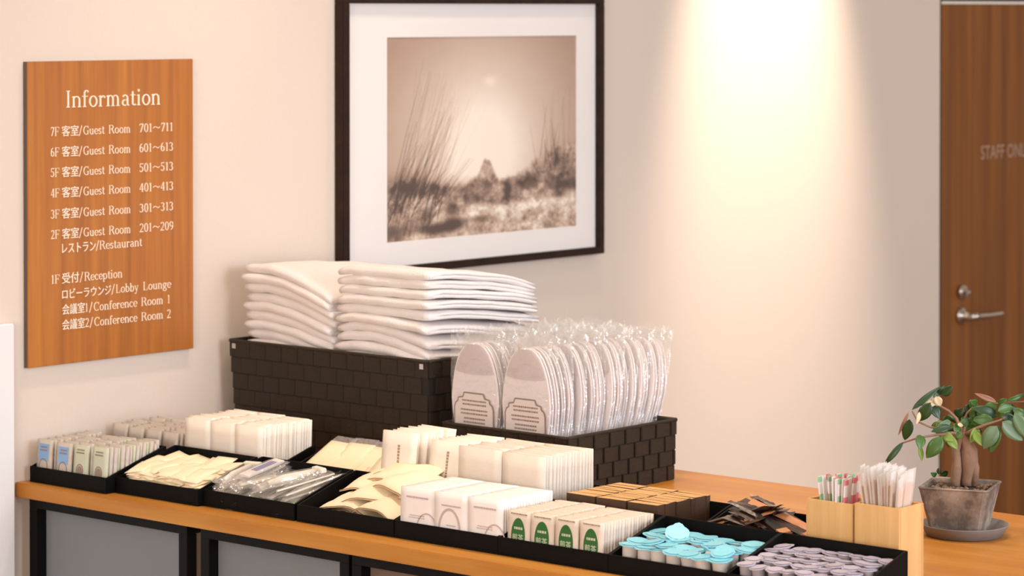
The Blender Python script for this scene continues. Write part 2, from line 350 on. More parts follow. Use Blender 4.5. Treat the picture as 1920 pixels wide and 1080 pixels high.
font_add(mb, 'STAFF ONLY', lambda u, v: (.178 + u, .0032, T0 + .383 + v), .215, .031)
mb.build('door_lettering', M['doorletter'], d, fixn=False)

# downlight fixtures
for i, (x, y, e, a) in enumerate(DOWN):
    t = thing('downlight', ['recessed ceiling downlight over the bare wall stretch right of the picture', 'recessed ceiling downlight above the framed picture',
        'recessed ceiling downlight above the information sign', 'recessed ceiling downlight above the wooden door'][i], 'lamp', (x, y, CEIL - .001), (0, 0, 0))
    MB().lathe([(.062, 0), (.062, -.004), (.05, -.006), (.048, 0)], 28).build('ring', M['lampring'], t, smooth=True)
    MB().lathe([(.046, 0), (.046, -.001)], 24).build('lens', M['bulb'], t)

# ------------------------------------------------------------------ information sign
sg = thing('information_sign', 'orange-brown wooden information sign with white bilingual floor directory lettering', 'sign', (.0108, .0118, T0))
MB().box(.008, -.022, .173, .350, -.0195, .642).build('panel', M['sign'], sg, bevel=.0008)
MB().box(.0082, -.0195, .1732, .3498, -.0120, .6418).build('backing', M['sign_edge'], sg)
SY = -.0221
def sign_row(parts, z, jh=.0165):
    mb = MB()
    for kind, txt, x0, x1 in parts:
        if kind == 's': serif_mesh(txt, x0, z, x1 - x0, .0135, SY, mb, .0006)
        else:
            font_add(mb, txt, lambda u, v: (x0 + u, SY - .0007, z - .0012 + v), x1 - x0 - .0006, jh)
            font_add(mb, txt, lambda u, v: (x0 + u + .0007, SY - .0009, z - .0010 + v), x1 - x0 - .0006, jh)
    return mb.build('lettering', M['lettering'], sg, fixn=False)
mb = MB(); serif_mesh('Information', .0825, .5700, .1970, .0262, SY, mb, .0006); o = mb.build('lettering', M['lettering'], sg); o['label'] = 'large word Information'
for fl, z, a, b_ in (('7', .527, '701', '711'), ('6', .4953, '601', '613'), ('5', .4638, '501', '513'), ('4', .4322, '401', '413'), ('3', .3997, '301', '313'), ('2', .3682, '201', '209')):
    sign_row([('s', fl + 'F', .0525, .0705), ('j', '客室', .0745, .1085), ('s', '/', .109, .1165), ('s', 'Guest', .1178, .162), ('s', 'Room', .170, .2162), ], z); sign_row([('s', a + '~' + b_, .2335, .3066)], z)
sign_row([('j', 'レストラン', .0745, .1425), ('s', '/', .143, .150), ('s', 'Restaurant', .1505, .2397)], .3460, .0150)
sign_row([('s', '1F', .0525, .0705), ('j', '受付', .0745, .1085), ('s', '/', .110, .1175), ('s', 'Reception', .1195, .1979)], .2990)
sign_row([('j', 'ロビーラウンジ', .0745, .174), ('s', '/', .175, .182), ('s', 'Lobby', .184, .232), ('s', 'Lounge', .241, .3008)], .2752, .0150)
sign_row([('j', '会議室', .0745, .120), ('s', '1', .121, .1275), ('s', '/', .129, .1365), ('s', 'Conference', .138, .229), ('s', 'Room', .237, .2845), ('s', '1', .2925, .299)], .2505)
sign_row([('j', '会議室', .0745, .120), ('s', '2', .121, .1295), ('s', '/', .130, .1375), ('s', 'Conference', .139, .229), ('s', 'Room', .237, .2845), ('s', '2', .2915, .3008)], .2268)

# ------------------------------------------------------------------ framed picture
pc = thing('framed_picture', 'large dark-framed sepia desert photograph hanging on the wall above the towels', 'picture', (0, 0, T0))
X0, X1, Z0, Z1, fwid = .696, 1.402, .261, .749, .0165
for nm, bxs in (('frame_rail', (X0, -.022, Z0, X1, -.001, Z0 + fwid*.8)), ('frame_rail', (X0, -.022, Z1 - fwid, X1, -.001, Z1)), ('frame_rail', (X0, -.022, Z0 + fwid*.8, X0 + fwid, -.001, Z1 - fwid)), ('frame_rail', (X1 - fwid, -.022, Z0 + fwid*.8, X1, -.001, Z1 - fwid))):
    MB().box(*bxs).build(nm, M['frame'], pc, bevel=.001)
PX0, PX1, PZ0, PZ1 = .8145, 1.330, .3165, .6735
my = -.012
mbm = MB()
for b4 in ((X0 + fwid, Z0 + .01, PX0, Z1 - fwid), (PX1, Z0 + .01, X1 - fwid, Z1 - fwid), (PX0, Z0 + .01, PX1, PZ0), (PX0, PZ1, PX1, Z1 - fwid)):
    mbm.box(b4[0], my, b4[1], b4[2], my + .003, b4[3])
mbm.build('mat_board', M['mat'], pc)
# the print: a sepia photograph drawn as pixel colours on a fine grid
N = 300
rs = np.random.RandomState(4)
yy, xx = np.mgrid[0:N, 0:N]/(N - 1.); yy = 1 - yy           # row 0 = top; xx 0..1, yy 1 top
def nz(sx, sy, seed, oct=4):
    r = np.random.RandomState(seed); out = np.zeros((N, N)); amp = 1; tot = 0
    for k in range(oct):
        gx, gy = int(sx*2**k) + 2, int(sy*2**k) + 2; g = r.rand(gy, gx)
        fx = xx*(gx - 1.001); fy = yy*(gy - 1.001); ix = fx.astype(int); iy = fy.astype(int); tx = fx - ix; ty = fy - iy
        tx = tx*tx*(3 - 2*tx); ty = ty*ty*(3 - 2*ty)
        out += amp*((g[iy, ix]*(1 - tx) + g[iy, ix + 1]*tx)*(1 - ty) + (g[iy + 1, ix]*(1 - tx) + g[iy + 1, ix + 1]*tx)*ty); tot += amp; amp *= .55
    return out/tot
L = .62 + .48*np.exp(-(((xx - .5)/.30)**2 + ((yy - .42)/.42)**2)) - .10*np.clip(((xx - .5)/.5)**2 + ((yy - .5)/.5)**2 - .7, 0, 1)
L += .10*np.exp(-(((xx - .53)/.03)**2 + ((yy - .775)/.025)**2)) + (nz(20, 20, 3) - .5)*.03
hor = .29 + .02*np.sin(xx*9) + .15*np.clip((xx - .60)/.40, 0, 1) + (nz(60, 1, 8)[0][None, :] - .5)*.05 + .10*np.exp(-((xx - .51)/.04)**2) + .03*np.exp(-((xx - .47)/.11)**2) - .04*np.exp(-((xx - .33)/.1)**2)
edge = np.clip((hor - yy)/.03, 0, 1)
tex = nz(34, 30, 5, 4); fine = nz(90, 90, 15, 2)
land = .66 + (tex - .5)*.7 + (fine - .5)*.35 - .10*np.exp(-((yy - .28)/.05)**2)
L = L*(1 - edge) + edge*land
clump = np.clip((nz(18, 16, 12, 4) - .50)*9, 0, 1)*(yy < hor - .01)*(yy > .14); L -= clump*.20*(.4 + fine)
for cx, cy, rx, ry, dk in ((.95, .31, .08, .10, .22), (.86, .36, .07, .06, .14), (.73, .25, .06, .035, .40), (.62, .20, .02, .07, .40), (.44, .24, .09, .05, .22), (.52, .18, .10, .035, .18), (.95, .22, .07, .035, .42),
                           (.10, .27, .12, .07, .20), (.25, .24, .13, .06, .18), (.08, .12, .10, .09, .22), (.24, .045, .12, .028, .60), (.34, .07, .06, .03, .5), (.05, .03, .06, .04, .40), (.48, .08, .06, .02, .35), (.33, .14, .04, .04, .4), (.20, .12, .04, .05, .35), (.90, .17, .05, .02, .3)):
    msk = np.exp(-((((xx - cx)/rx)**2 + ((yy - cy)/ry)**2)**1.4)); L -= msk*dk*(.25 + .9*tex + .6*fine)
for cx, cy, rx, ry in ((.14, .16, .09, .06), (.13, .035, .08, .028), (.46, .12, .05, .03)):
    msk = np.exp(-((((xx - cx)/rx)**2 + ((yy - cy)/ry)**2)**2)); L += msk*.16
# sand path streaks
L += .22*np.exp(-((yy - (.06 + .09*xx))/.035)**2)*np.clip((xx - .4)/.2, 0, 1)
# reeds
def stroke(x0, y0, x1, y1, dk, wd, bend):
    n_ = 260
    for k in range(n_):
        t = k/n_; x = x0 + (x1 - x0)*t + bend*t*t; y = y0 + (y1 - y0)*t
        ix = int(x*(N - 1)); iy = int((1 - y)*(N - 1))
        for dx in range(-1, 2):
            if 0 <= ix + dx < N and 0 <= iy < N: L[iy, ix + dx] -= .72*dk*(1 - t*.6)*math.exp(-(dx/wd)**2)*n_**-.35
for k in range(110):
    x0 = rs.rand()*.26; stroke(x0, rs.rand()*.2, x0 + .05 + rs.rand()*.16, .3 + rs.rand()*.62*(1 - x0), .9 + rs.rand()*.9 if rs.rand() < .7 else -.6, .6, .05*rs.rand())
for k in range(22):
    x0 = .78 + rs.rand()*.2; stroke(x0, .28 + rs.rand()*.1, x0 - .05 + rs.rand()*.1, .45 + rs.rand()*.3, .6, .6, 0)
L = np.clip(L, .10, 1.0)
dark = np.array([52, 32, 26.]); mid = np.array([178, 148, 128.]); lite = np.array([252, 238, 222.])
Lc = L[..., None]; col = np.where(Lc < .55, dark + (mid - dark)*(Lc/.55), mid + (lite - mid)*((Lc - .55)/.45))/255
col = np.where(col <= .04045, col/12.92, ((col + .055)/1.055)**2.4)
vs = [(PX0 + (PX1 - PX0)*j/(N - 1), my + .0015, PZ1 - (PZ1 - PZ0)*i/(N - 1)) for i in range(N) for j in range(N)]
fs = [(i*N + j, (i + 1)*N + j, (i + 1)*N + j + 1, i*N + j + 1) for i in range(N - 1) for j in range(N - 1)]
me = bpy.data.meshes.new('print'); me.from_pydata(vs, [], fs)
ca = me.color_attributes.new('photo', 'FLOAT_COLOR', 'POINT')
ca.data.foreach_set('color', np.concatenate([col.reshape(-1, 3), np.ones((N*N, 1))], 1).astype(np.float32).ravel())
m, nt, b = new_mat('photo_print'); at = nt.nodes.new('ShaderNodeAttribute'); at.attribute_name = 'photo'
nt.links.new(at.outputs['Color'], b.inputs['Base Color']); b.inputs['Roughness'].default_value = .7
me.materials.append(m); link('photo_print', me, pc)
MB().box(X0 + .012, my - .0045, Z0 + .008, X1 - .012, my - .003, Z1 - .012).build('glass_pane', M['glass'], pc)

# ------------------------------------------------------------------ counter
LY = -2.35
ct = MB().box(0, LY, T0 - .0225, .758, -.001, T0).build('counter_top', M['counter'], bevel=.0015)
tag(ct, 'long orange-brown wooden counter top carrying the amenity trays', 'counter')
units = [(-.02, -.374), (-.402, -.70), (-.705, -1.06), (-1.09, -1.44), (-1.47, -1.82), (-1.85, -2.3)]
ulab = ['black steel base frame with grey panel at the wall end of the counter', 'black steel base frame with grey panel, second from the wall under the counter', 'black steel base frame under the counter below the white packets, third from the wall',
        'black steel base frame under the counter, fourth from the wall', 'black steel base frame under the counter, fifth from the wall', 'black steel base frame at the far free end of the counter']
for (ya, yb), lab in zip(units, ulab):
    t = thing('steel_base_frame', lab, 'table frame', (0, 0, 0)); q = .0185; zt = T0 - .023
    for x in (.012, .72):
        for y in (ya, yb + q): MB().box(x, y - q, 0, x + q, y, zt - q*.8).build('leg', M['black'], t, bevel=.0006)
    for x in (.012, .72): MB().box(x, yb, zt - q*.8, x + q, ya, zt).build('rail', M['black'], t, bevel=.0006)
    for y in (ya, yb + q): MB().box(.012 + q, y - q, zt - q*.8, .72, y, zt).build('rail', M['black'], t, bevel=.0006)
    MB().box(.030, yb + q*.3, .02, .036, ya - q*.3, zt - q*.9).build('panel', M['grey_panel' if ya > -.7 else 'added_brown_panel'], t)  # brown panels are added to cover the wall lit too brightly behind

# ------------------------------------------------------------------ trays
TW = .188; TX0, TX1 = .045, .166; TF, TB = .024, .058
def tray_part(sgn):
    pass
def make_tray():
    t = thing('tray', '', 'tray'); th = .003; D = TX1 - TX0; W = TW/2
    MB().box(0, -W, 0, D, W, th).build('base', M['tray'], t)
    MB().box(0, -W, th, th, W, TF).build('front_wall', M['tray'], t, bevel=.0006)
    MB().box(D - th, -W, th, D, W, TB).build('back_wall', M['tray'], t, bevel=.0008)
    for s in (-1, 1):
        y0, y1 = (-W, -W + th) if s < 0 else (W - th, W)
        MB().prism([(th, th), (D - th, th), (D - th, TB), (D - .012, TB - .002), (th, TF)], y0, y1, 'y').build('side_wall', M['tray'], t)
    return t
tray = make_tray(); used = [False]
def place_tray(x, y, label):
    if not used[0]: used[0] = True; tray.location = (x, y, T0); tray['label'] = label; return tray
    return dup(tray, (x, y, T0), (0, 0, 0), label)
R1 = [-.069, -.269, -.4665, -.659, -.848, -1.036, -1.2235, -1.411]
lab1 = ['shallow black tray holding blue and green labelled packets beside the wall', 'shallow black tray holding the flat cream sachets', 'shallow black tray holding the clear wrapped combs',
        'shallow black tray holding the curved cream pouches', 'shallow black tray holding the white packets with the round violet print', 'shallow black tray holding the green labelled tea packets',
        'shallow black tray holding the blue lidded creamer cups', 'shallow black tray holding the lilac lidded cups at the right end']
R1X = [.018, .036] + [TX0]*6; R1[0] = -.102; R1[1] = -.2815
for k, (y, l) in enumerate(zip(R1, lab1)):
    o = place_tray(R1X[k], y, l); o.scale = (1, (.936, .957, 1)[min(k, 2)], 1)
R2X = .172
R2 = [-.060, -.262, -.475, -.668, -.836 - .022, -1.052, -1.243]
lab2 = ['black tray against the wall behind the front tray, holding more brownish packets', 'black tray under the tall block of blank white packets', 'black tray under the fanned cream envelopes',
        'black tray under the upright white packets with a vertical line of text', 'black tray under the wide block of ivory packets', 'black tray under the tan brown-edged packets', 'black tray heaped with dark brown stick sachets']
R2[0] = -.089
for k, (y, l) in enumerate(zip(R2, lab2)):
    o = place_tray(R2X, y, l); o.scale = (1, .83 if k == 0 else 1, 1)

# ------------------------------------------------------------------ packets
def card(w, h, t, puff=.0, ef=.5):
    """an upright packet: thin along x, wide along y, tall along z, base centre at origin; puffed in the middle"""
    mb = MB(); n = 5; m_ = 5
    fr = []; bk = []
    for j in range(m_ + 1):
        v = j/m_
        for i in range(n + 1):
            u = i/n; e = (1 - (2*u - 1)**4)*(1 - (2*v - 1)**4); hh = t*.5*ef + (t*.5*(1 - ef) + puff)*e
            fr.append((-hh, (u - .5)*w, v*h)); bk.append((hh, (u - .5)*w, v*h))
    N1 = n + 1; tot = len(fr); fs = []
    for j in range(m_):
        for i in range(n):
            a = j*N1 + i; fs.append((a, a + N1, a + N1 + 1, a + 1)); fs.append((tot + a, tot + a + 1, tot + a + N1 + 1, tot + a + N1))
    for i in range(n): fs.append((i, i + 1, tot + i + 1, tot + i)); a = m_*N1 + i; fs.append((a, tot + a, tot + a + 1, a + 1))
    for j in range(m_):
        a = j*N1; fs.append((a, tot + a, tot + a + N1, a + N1)); a = j*N1 + n; fs.append((a, a + N1, tot + a + N1, tot + a))
    return mb.add(fr + bk, fs)
def rand_words(mb, w, z0, rows, x, lh=.0030, y0=None, mi=0, seed=1):
    """illegible small print: short dashes"""
    r = random.Random(seed)
    for k in range(rows):
        y = -w/2
        while y < w/2 - .002:
            l = r.uniform(.0015, .0045); z = z0 - k*lh*1.6
            mb.box(x - .0003, y, z, x, min(y + l, w/2), z + lh*.7, mi); y += l + .0009
def disc(mb, cy, cz, ry, rz, x, n=24, z_min=-1, mi=0, th=.0003):
    mb.prism([(cy + ry*math.cos(a*2*PI/n), max(z_min, cz + rz*math.sin(a*2*PI/n))) for a in range(n)], x - th, x, 'x', mi)
def ringp(mb, cy, cz, ry, rz, x, th, n=24, a0=0, a1=360, mi=0):
    for k in range(n):
        a = math.radians(a0 + (a1 - a0)*k/n); b2 = math.radians(a0 + (a1 - a0)*(k + 1)/n)
        mb.prism([(cy + ry*math.cos(a), cz + rz*math.sin(a)), (cy + ry*math.cos(b2), cz + rz*math.sin(b2)), (cy + (ry - th)*math.cos(b2), cz + (rz - th)*math.sin(b2)), (cy + (ry - th)*math.cos(a), cz + (rz - th)*math.sin(a))], x - .0003, x, 'x', mi)
ORD = ['first', 'second', 'third', 'fourth', 'fifth', 'sixth', 'seventh', 'eighth', 'ninth', 'tenth', 'eleventh', 'twelfth', 'thirteenth', 'fourteenth', 'fifteenth', 'sixteenth',
       'seventeenth', 'eighteenth', 'nineteenth', 'twentieth', 'twenty-first', 'twenty-second', 'twenty-third']
def column(name, cat, meshes, labels, y, x0, x1, n, z, back_label, group, front_label, extra=None, jit=.001, lean=0, hv=0.0, fan=0, skip_front=False):
    """a row of upright packets one behind the other, going back from x0 to x1"""
    objs = []
    for k in range(n):
        x = x0 + (x1 - x0)*k/max(1, n - 1)
        ln_ = lean + fan*k/max(1, n - 1) + rnd.uniform(-.015, .015)
        rot = (rnd.uniform(-.012, .012), ln_, rnd.uniform(-.03, .03)); loc = (x, y + rnd.uniform(-jit, jit), z + rnd.uniform(0, hv))
        t = thing(name, front_label if k == 0 and front_label else '%s, %s from the front' % (back_label, ORD[k]), cat, loc, rot, group)
        link('wrapper', meshes[k % len(meshes)], t)
        if k == 0 and extra:
            for nm, me in extra: link(nm, me, t)
        objs.append(t)
    return objs

# razors / small toiletry packets, tray one
rz_w = card(.0345, .058, .006, .0006).mesh('wrapper', M['razor_wrap'], smooth=True)
rz_g = card(.0345, .058, .006, .0006).mesh('wrapper', M['razor_green'], smooth=True)
mbx = MB(); mbx.box(-.0036, -.011, .026, -.0033, .011, .052); lab_blue = mbx.mesh('label_print', M['blue'])
mbx = MB(); ringp(mbx, 0, .018, .010, .012, -.0034, .0018, 20, 0, 360); rand_words(mbx, .016, .046, 2, -.0037, .003, seed=4); lab_ring = mbx.mesh('emblem_print', M['print_grey'])
mbx = MB(); ringp(mbx, 0, .020, .0088, .010, -.0034, .002, 20); disc(mbx, 0, .020, .006, .007, -.0034); rand_words(mbx, .018, .050, 2, -.0037, .0028, seed=9); lab_ring2 = mbx.mesh('emblem_print', M['print_grey'])
ys = [-.0355, -.0805, -.1240, -.1675]
fr_lab = ['packet with blue top label, leftmost in the front row by the wall', 'packet with blue top label, second from the wall', 'pale green packet with round emblem, third from the wall', 'pale green packet with round emblem, fourth from the wall']
for i, y in enumerate(ys):
    column('toiletry_packet', 'packet', [rz_w] if i < 2 else [rz_g] + [rz_w, rz_w, rz_g, rz_w]*4, None, y, .027, .126, 15, T0 + .004,
           'clear wrapped toiletry packet in the %s column by the wall' % ['leftmost', 'second', 'third', 'rightmost'][i], 'toiletry packets filed in the tray by the wall', fr_lab[i],
           [('label_print', lab_blue), ('emblem_print', lab_ring)] if i < 2 else [('emblem_print', lab_ring2)], jit=.0026, lean=.07, hv=.006)
for i, y in enumerate(ys):
    column('toiletry_packet', 'packet', [rz_w], None, -.030 - i*.0385, .182, .284, 13, T0 + .010,
           'brownish toiletry packet, %s column of the back tray at the wall' % ['leftmost', 'second', 'third', 'rightmost'][i], 'brownish toiletry packets in the back tray by the wall', None, None, jit=.003, lean=.08, hv=.005)
# tall block of blank white packets, three columns
wp = card(.056, .092, .0055, .0002, .7).mesh('wrapper', M['paper'], smooth=True)
for i, y in enumerate((-.2115, -.268, -.3245)):
    column('white_packet', 'packet', [wp], None, y, .182, .284, 20, T0 + .004, 'blank white packet in the %s column behind the cream sachets' % ['left', 'middle', 'right'][i],
           'blank white packets in the tall block', 'front packet of the %s column of the blank white block' % ['left', 'middle', 'right'][i], None, jit=.0006, lean=.03, hv=.003)
# white packets with round violet print, tray five (three columns)
mbx = MB(); ringp(mbx, .002, .016, .0205, .030, -.0029, .0034, 26, 0, 360); rand_words(mbx, .036, .048, 1, -.0029, .003, seed=3); rand_words(mbx, .018, .022, 1, -.0029, .002, seed=13); vio = mbx.mesh('round_print', M['print_violet'])
mbx = MB(); ringp(mbx, -.018, .006, .02, .028, -.0029, .002, 20, 20, 160); rand_words(mbx, .040, .052, 1, -.0029, .0034, seed=5); rand_words(mbx, .028, .028, 2, -.0029, .0018, seed=6); vio2 = mbx.mesh('round_print', M['print_violet'])
wv = card(.0605, .066, .0050, .0002, .85).mesh('wrapper', M['paper_w'], smooth=True)
for i, y in enumerate((-.790, -.8525, -.9135)):
    column('printed_packet', 'packet', [wv], None, y, .053, .155, 22, T0 + .004, 'white packet in the %s column behind the violet printed fronts' % ['left', 'middle', 'right'][i],
           'white packets with violet print', 'white packet with violet print, %s of the front three' % ['left', 'middle', 'right'][i], [('round_print', (vio2, vio, vio2)[i])], jit=.0006, lean=.02, hv=.0008)
# tea packets with green ovals (four columns)
tp = card(.0385, .056, .0058, .0002, .75).mesh('wrapper', M['tea'], smooth=True)
mbx = MB(); disc(mbx, 0, .024, .0122, .0235, -.0031, 28); ov = mbx.mesh('green_oval', M['green'])
mbx = MB(); font_add(mbx, '煎茶', lambda u, v: (-.0036, .0098 - u, .0165 + v), .0190, .0100)
font_add(mbx, '煎茶', lambda u, v: (-.0037, .0093 - u, .0167 + v), .0190, .0100)
rand_words(mbx, .0155, .0325, 1, -.0035, .0046, seed=12); txt = mbx.mesh('oval_lettering', M['green_pale'])
mbx = MB(); rand_words(mbx, .030, .052, 1, -.0031, .0022, seed=22); rand_words(mbx, .030, .008, 1, -.0031, .002, seed=23); mot = mbx.mesh('border_print', M['print_grey'])
names4 = ['leftmost', 'second from the left', 'third from the left', 'rightmost']
for i, y in enumerate((-.9715, -1.0125, -1.0545, -1.0945)):
    column('tea_packet', 'packet', [tp], None, y, .054, .155, 18, T0 + .003, 'pale tea packet in the %s column behind the green ovals' % ['leftmost', 'second', 'third', 'rightmost'][i],
           'pale tea packets', 'tea packet with green oval, %s of four' % names4[i], [('green_oval', ov), ('oval_lettering', txt), ('border_print', mot)], jit=.0012, lean=.04, hv=.0015)
# wide block of ivory packets
wd = card(.079, .104, .0062, .0003, .6).mesh('wrapper', M['paper_wide'], smooth=True)
mbx = MB(); mbx.box(-.0036, .004, .062, -.0033, .0075, .065); dot = mbx.mesh('dot_print', M['print_dark'])
for i, y in enumerate((-.7885, -.868)):
    column('ivory_packet', 'packet', [wd], None, y, .182, .284, 17, T0 + .003, 'ivory packet in the %s half of the wide block' % ['left', 'right'][i],
           'ivory packets in the wide block', 'front ivory packet, %s of the wide block' % ['left half', 'right half'][i], None, jit=.0015, lean=.02, hv=.003)
# upright packets with a vertical line of text (two columns)
tpk = card(.068, .112, .0052, .0004).mesh('wrapper', M['paper'], smooth=True); tpk2 = card(.068, .108, .0052, .0004).mesh('wrapper', M['paper'], smooth=True)
mbx = MB(); r5 = random.Random(5)
z = .094
while z > .052: l = r5.uniform(.002, .004); mbx.box(-.0031, -.003, z - l, -.0028, .0012, z); z -= l + .0008
mbx.box(-.0031, -.003, .040, -.0028, .0012, .044); vt = mbx.mesh('vertical_print', M['print_tan'])
for i, y in enumerate((-.6275, -.7195)):
    column('upright_packet', 'packet', [tpk if i == 0 else tpk2], None, y - .0, .178 + .002*i, .252, 9, T0 + .004, 'upright white packet in the %s column with vertical text' % ['left', 'right'][i],
           'upright white packets', 'upright white packet with vertical text line, %s of two' % ['left', 'right'][i], [('vertical_print', vt)], jit=.004, lean=.10 + .03*i, hv=.001, fan=.10)
# tan packets with brown printed edges (three columns)
bme = card(.0500, .062, .0084, .0001, .99); bme_m = MB(); bme_m.v = bme.v; bme_m.f = bme.f
bme_m.mi = []
for f_ in bme.f:
    zc = sum(bme.v[i][2] for i in f_)/4; yc = sum(bme.v[i][1] for i in f_)/4; nzv = [bme.v[i][2] for i in f_]
    bme_m.mi.append(0 if (min(nzv) > .0615) else 1)
br = bme_m.mesh('wrapper', [M['brown'], M['brown_edge']], smooth=False)
for i, y in enumerate((-.9765, -1.029, -1.0815)):
    column('tan_packet', 'packet', [br], None, y, .180, .286, 14, T0 + .004, 'tan packet with brown face in the %s column' % ['left', 'middle', 'right'][i],
           'tan brown-edged packets', 'front tan packet of the %s column beside the dark stick sachets' % ['left', 'middle', 'right'][i], None, jit=.0010, lean=.02, hv=.0008)

# ------------------------------------------------------------------ cream sachets (tray two)
sw, sl = .036, .052
mbx = MB(); n = 4
def pillow(w, l, t, n=5, wav=.0, seed=0):
    mb = MB(); r = random.Random(seed); top = []; bot = []
    ph = r.uniform(0, 6)
    for j in range(n + 1):
        for i in range(n + 1):
            u = i/n; v = j/n; e = (1 - (2*u - 1)**4)*(1 - (2*v - 1)**4); wv_ = wav*math.sin(3*u + ph)*math.cos(2.5*v + ph)
            x = (v - .5)*l; y = (u - .5)*w; top.append((x, y, t*.15 + t*.85*e + wv_)); bot.append((x, y, -t*.1 - t*.15*e + wv_))
    N1 = n + 1; tot = N1*N1; fs = []
    for j in range(n):
        for i in range(n): a = j*N1 + i; fs += [(a, a + 1, a + N1 + 1, a + N1), (tot + a, tot + a + N1, tot + a + N1 + 1, tot + a + 1)]
    for i in range(n):
        a = i; fs.append((a, tot + a, tot + a + 1, a + 1)); a = n*N1 + i; fs.append((a, a + 1, tot + a + 1, tot + a))
        a = i*N1; fs.append((a, a + N1, tot + a + N1, tot + a)); a = i*N1 + n; fs.append((a, tot + a, tot + a + N1, a + N1))
    return mb.add(top + bot, fs)
sme = [pillow(sw, sl, .0035, wav=.001, seed=k).mesh('cream_sachet', M['cream'], smooth=True) for k in range(3)]
for k in range(190):
    lay = k//24; j = k % 24
    col_ = j % 5; row = j//5
    y = -.2815 + (col_ - 2)*.030 + rnd.uniform(-.008, .008); x = .059 + row*.021 + rnd.uniform(-.005, .005) - .002
    zz = T0 + .006 + lay*.0040 + (x - .04)*.10 + rnd.uniform(0, .002)
    y = min(max(y, -.2815 - .068), -.2815 + .068); x = min(max(x, .069), .125)
    o = link('cream_sachet', sme[k % 3], None, (x, y, zz), (rnd.uniform(-.14, .14), rnd.uniform(-.26, -.04), rnd.uniform(-.45, .45)))
    tag(o, 'small flat cream sachet lying in the second tray from the wall', 'sachet', 'flat cream sachets in the second tray')

# ------------------------------------------------------------------ wrapped combs (tray three)
def make_comb():
    t = thing('wrapped_comb', 'ivory comb in crinkled clear wrapper heaped in the third tray', 'comb', (0, 0, 0), (0, 0, 0), 'clear wrapped combs in the third tray')
    MB().box(-.048, -.005, -.001, .048, -.001, .0015).build('spine', M['comb'], t, bevel=.0006)
    mb = MB()
    for k in range(22): mb.box(-.044 + k*.0028, -.001, -.0008, -.0426 + k*.0028, .008, .001)
    mb.build('comb_teeth', M['comb'], t)
    r = random.Random(3); mb = MB(); top = []; n1, n2 = 12, 5
    for j in range(n2 + 1):
        for i in range(n1 + 1):
            u = i/n1; v = j/n2; e = (1 - (2*u - 1)**6)*(1 - (2*v - 1)**4)
            top.append(((u - .5)*.112, (v - .5)*.028, .0035*e + r.uniform(-.0012, .0015)))
    bot = [(p[0], p[1], -.0028 - p[2]*.3) for p in top]; N1 = n1 + 1; tot = len(top); fs = []
    for j in range(n2):
        for i in range(n1): a = j*N1 + i; fs += [(a, a + 1, a + N1 + 1, a + N1), (tot + a, tot + a + N1, tot + a + N1 + 1, tot + a + 1)]
    mb.add(top + bot, fs).build('clear_wrapper', M['cello'], t)
    return t
cb = make_comb(); cspots = []
for lay in range(5):
    for k in range(7):
        cspots.append((.104 + rnd.uniform(-.006, .006), -.540 + k*.0235 + rnd.uniform(-.006, .006), T0 + .008 + lay*.0082, rnd.uniform(-.5, .5), -.05 - rnd.uniform(0, .22), rnd.uniform(-.34, .34)))
for k, (x, y, z, rx, ry, rz_) in enumerate(cspots):
    y = min(max(y, -.548), -.385)
    if k == 0: cb.location = (x, y, z); cb.rotation_euler = (rx, ry, rz_)
    else: o = dup(cb, (x, y, z), (rx, ry, rz_))
pr = thing('wrapped_razor', 'clear wrapped item with violet-blue striped print on top of the comb heap', 'razor', (.112, -.424, T0 + .050), (.1, -.14, .12))
MB().box(-.040, -.009, 0, .044, .009, .004).build('card', M['label_white'], pr, bevel=.0008)
MB().box(-.018, -.006, .0041, .030, -.0035, .0045).box(-.018, -.002, .0041, .030, .0005, .0045).box(-.018, .002, .0041, .030, .0045, .0045).build('striped_print', M['purple'], pr)
pillow(.03, .10, .006, wav=.001).build('clear_wrapper', M['cello'], pr)
def razor(loc, rot, label):
    t = thing('white_razor', label, 'razor', loc, rot)
    MB().tube([(-.045, 0, .002), (-.02, 0, .004), (.02, 0, .004), (.036, 0, .005)], [.004, .0055, .0045, .003], 8).build('handle', M['comb'], t, smooth=True)
    MB().box(.034, -.014, .001, .044, .014, .008).build('head', M['comb'], t, bevel=.001)
    pillow(.034, .105, .009, wav=.001).build('clear_wrapper', M['cello'], t)
razor((.108, -.500, T0 + .046), (0, -.12, -.28), 'white handled razor in clear wrapper on the right of the comb heap')
razor((.100, -.392, T0 + .042), (0, -.10, .30), 'white handled razor in clear wrapper at the left edge of the comb heap')

# ------------------------------------------------------------------ cream envelopes fanned in the back tray
em_ = card(.052, .070, .003, .0002).mesh('wrapper', M['cream'], smooth=True)
fl = MB().add([(-.0006, -.026, .07), (-.0006, .026, .07), (.0006, .026, .07), (.0006, -.026, .07), (.0, -.024, .083), (.0, .024, .083)], [(0, 1, 5, 4), (3, 4, 5, 2), (0, 4, 3), (1, 2, 5)]).mesh('clear_flap', M['cello'])
for c_, y in enumerate((-.420, -.468, -.516, -.560)):
    for k in range(5):
        t = thing('cream_envelope', 'cream envelope with clear flap, front one of the %s fan' % ['leftmost', 'second', 'third', 'rightmost'][c_] if k == 0 else 'cream envelope with clear flap, %s in the %s fan' % (ORD[k], ['leftmost', 'second', 'third', 'rightmost'][c_]), 'envelope',
                  (.186 + k*.009, y + rnd.uniform(-.004, .004), T0 + .018 + k*.0042 + .0016*(c_ % 2)), (rnd.uniform(-.05, .05), 1.16 - .03*k, -.16 + .12*c_ + rnd.uniform(-.06, .06)), None if k == 0 else 'cream envelopes fanned in the back tray')
        link('wrapper', em_, t); link('clear_flap', fl, t)
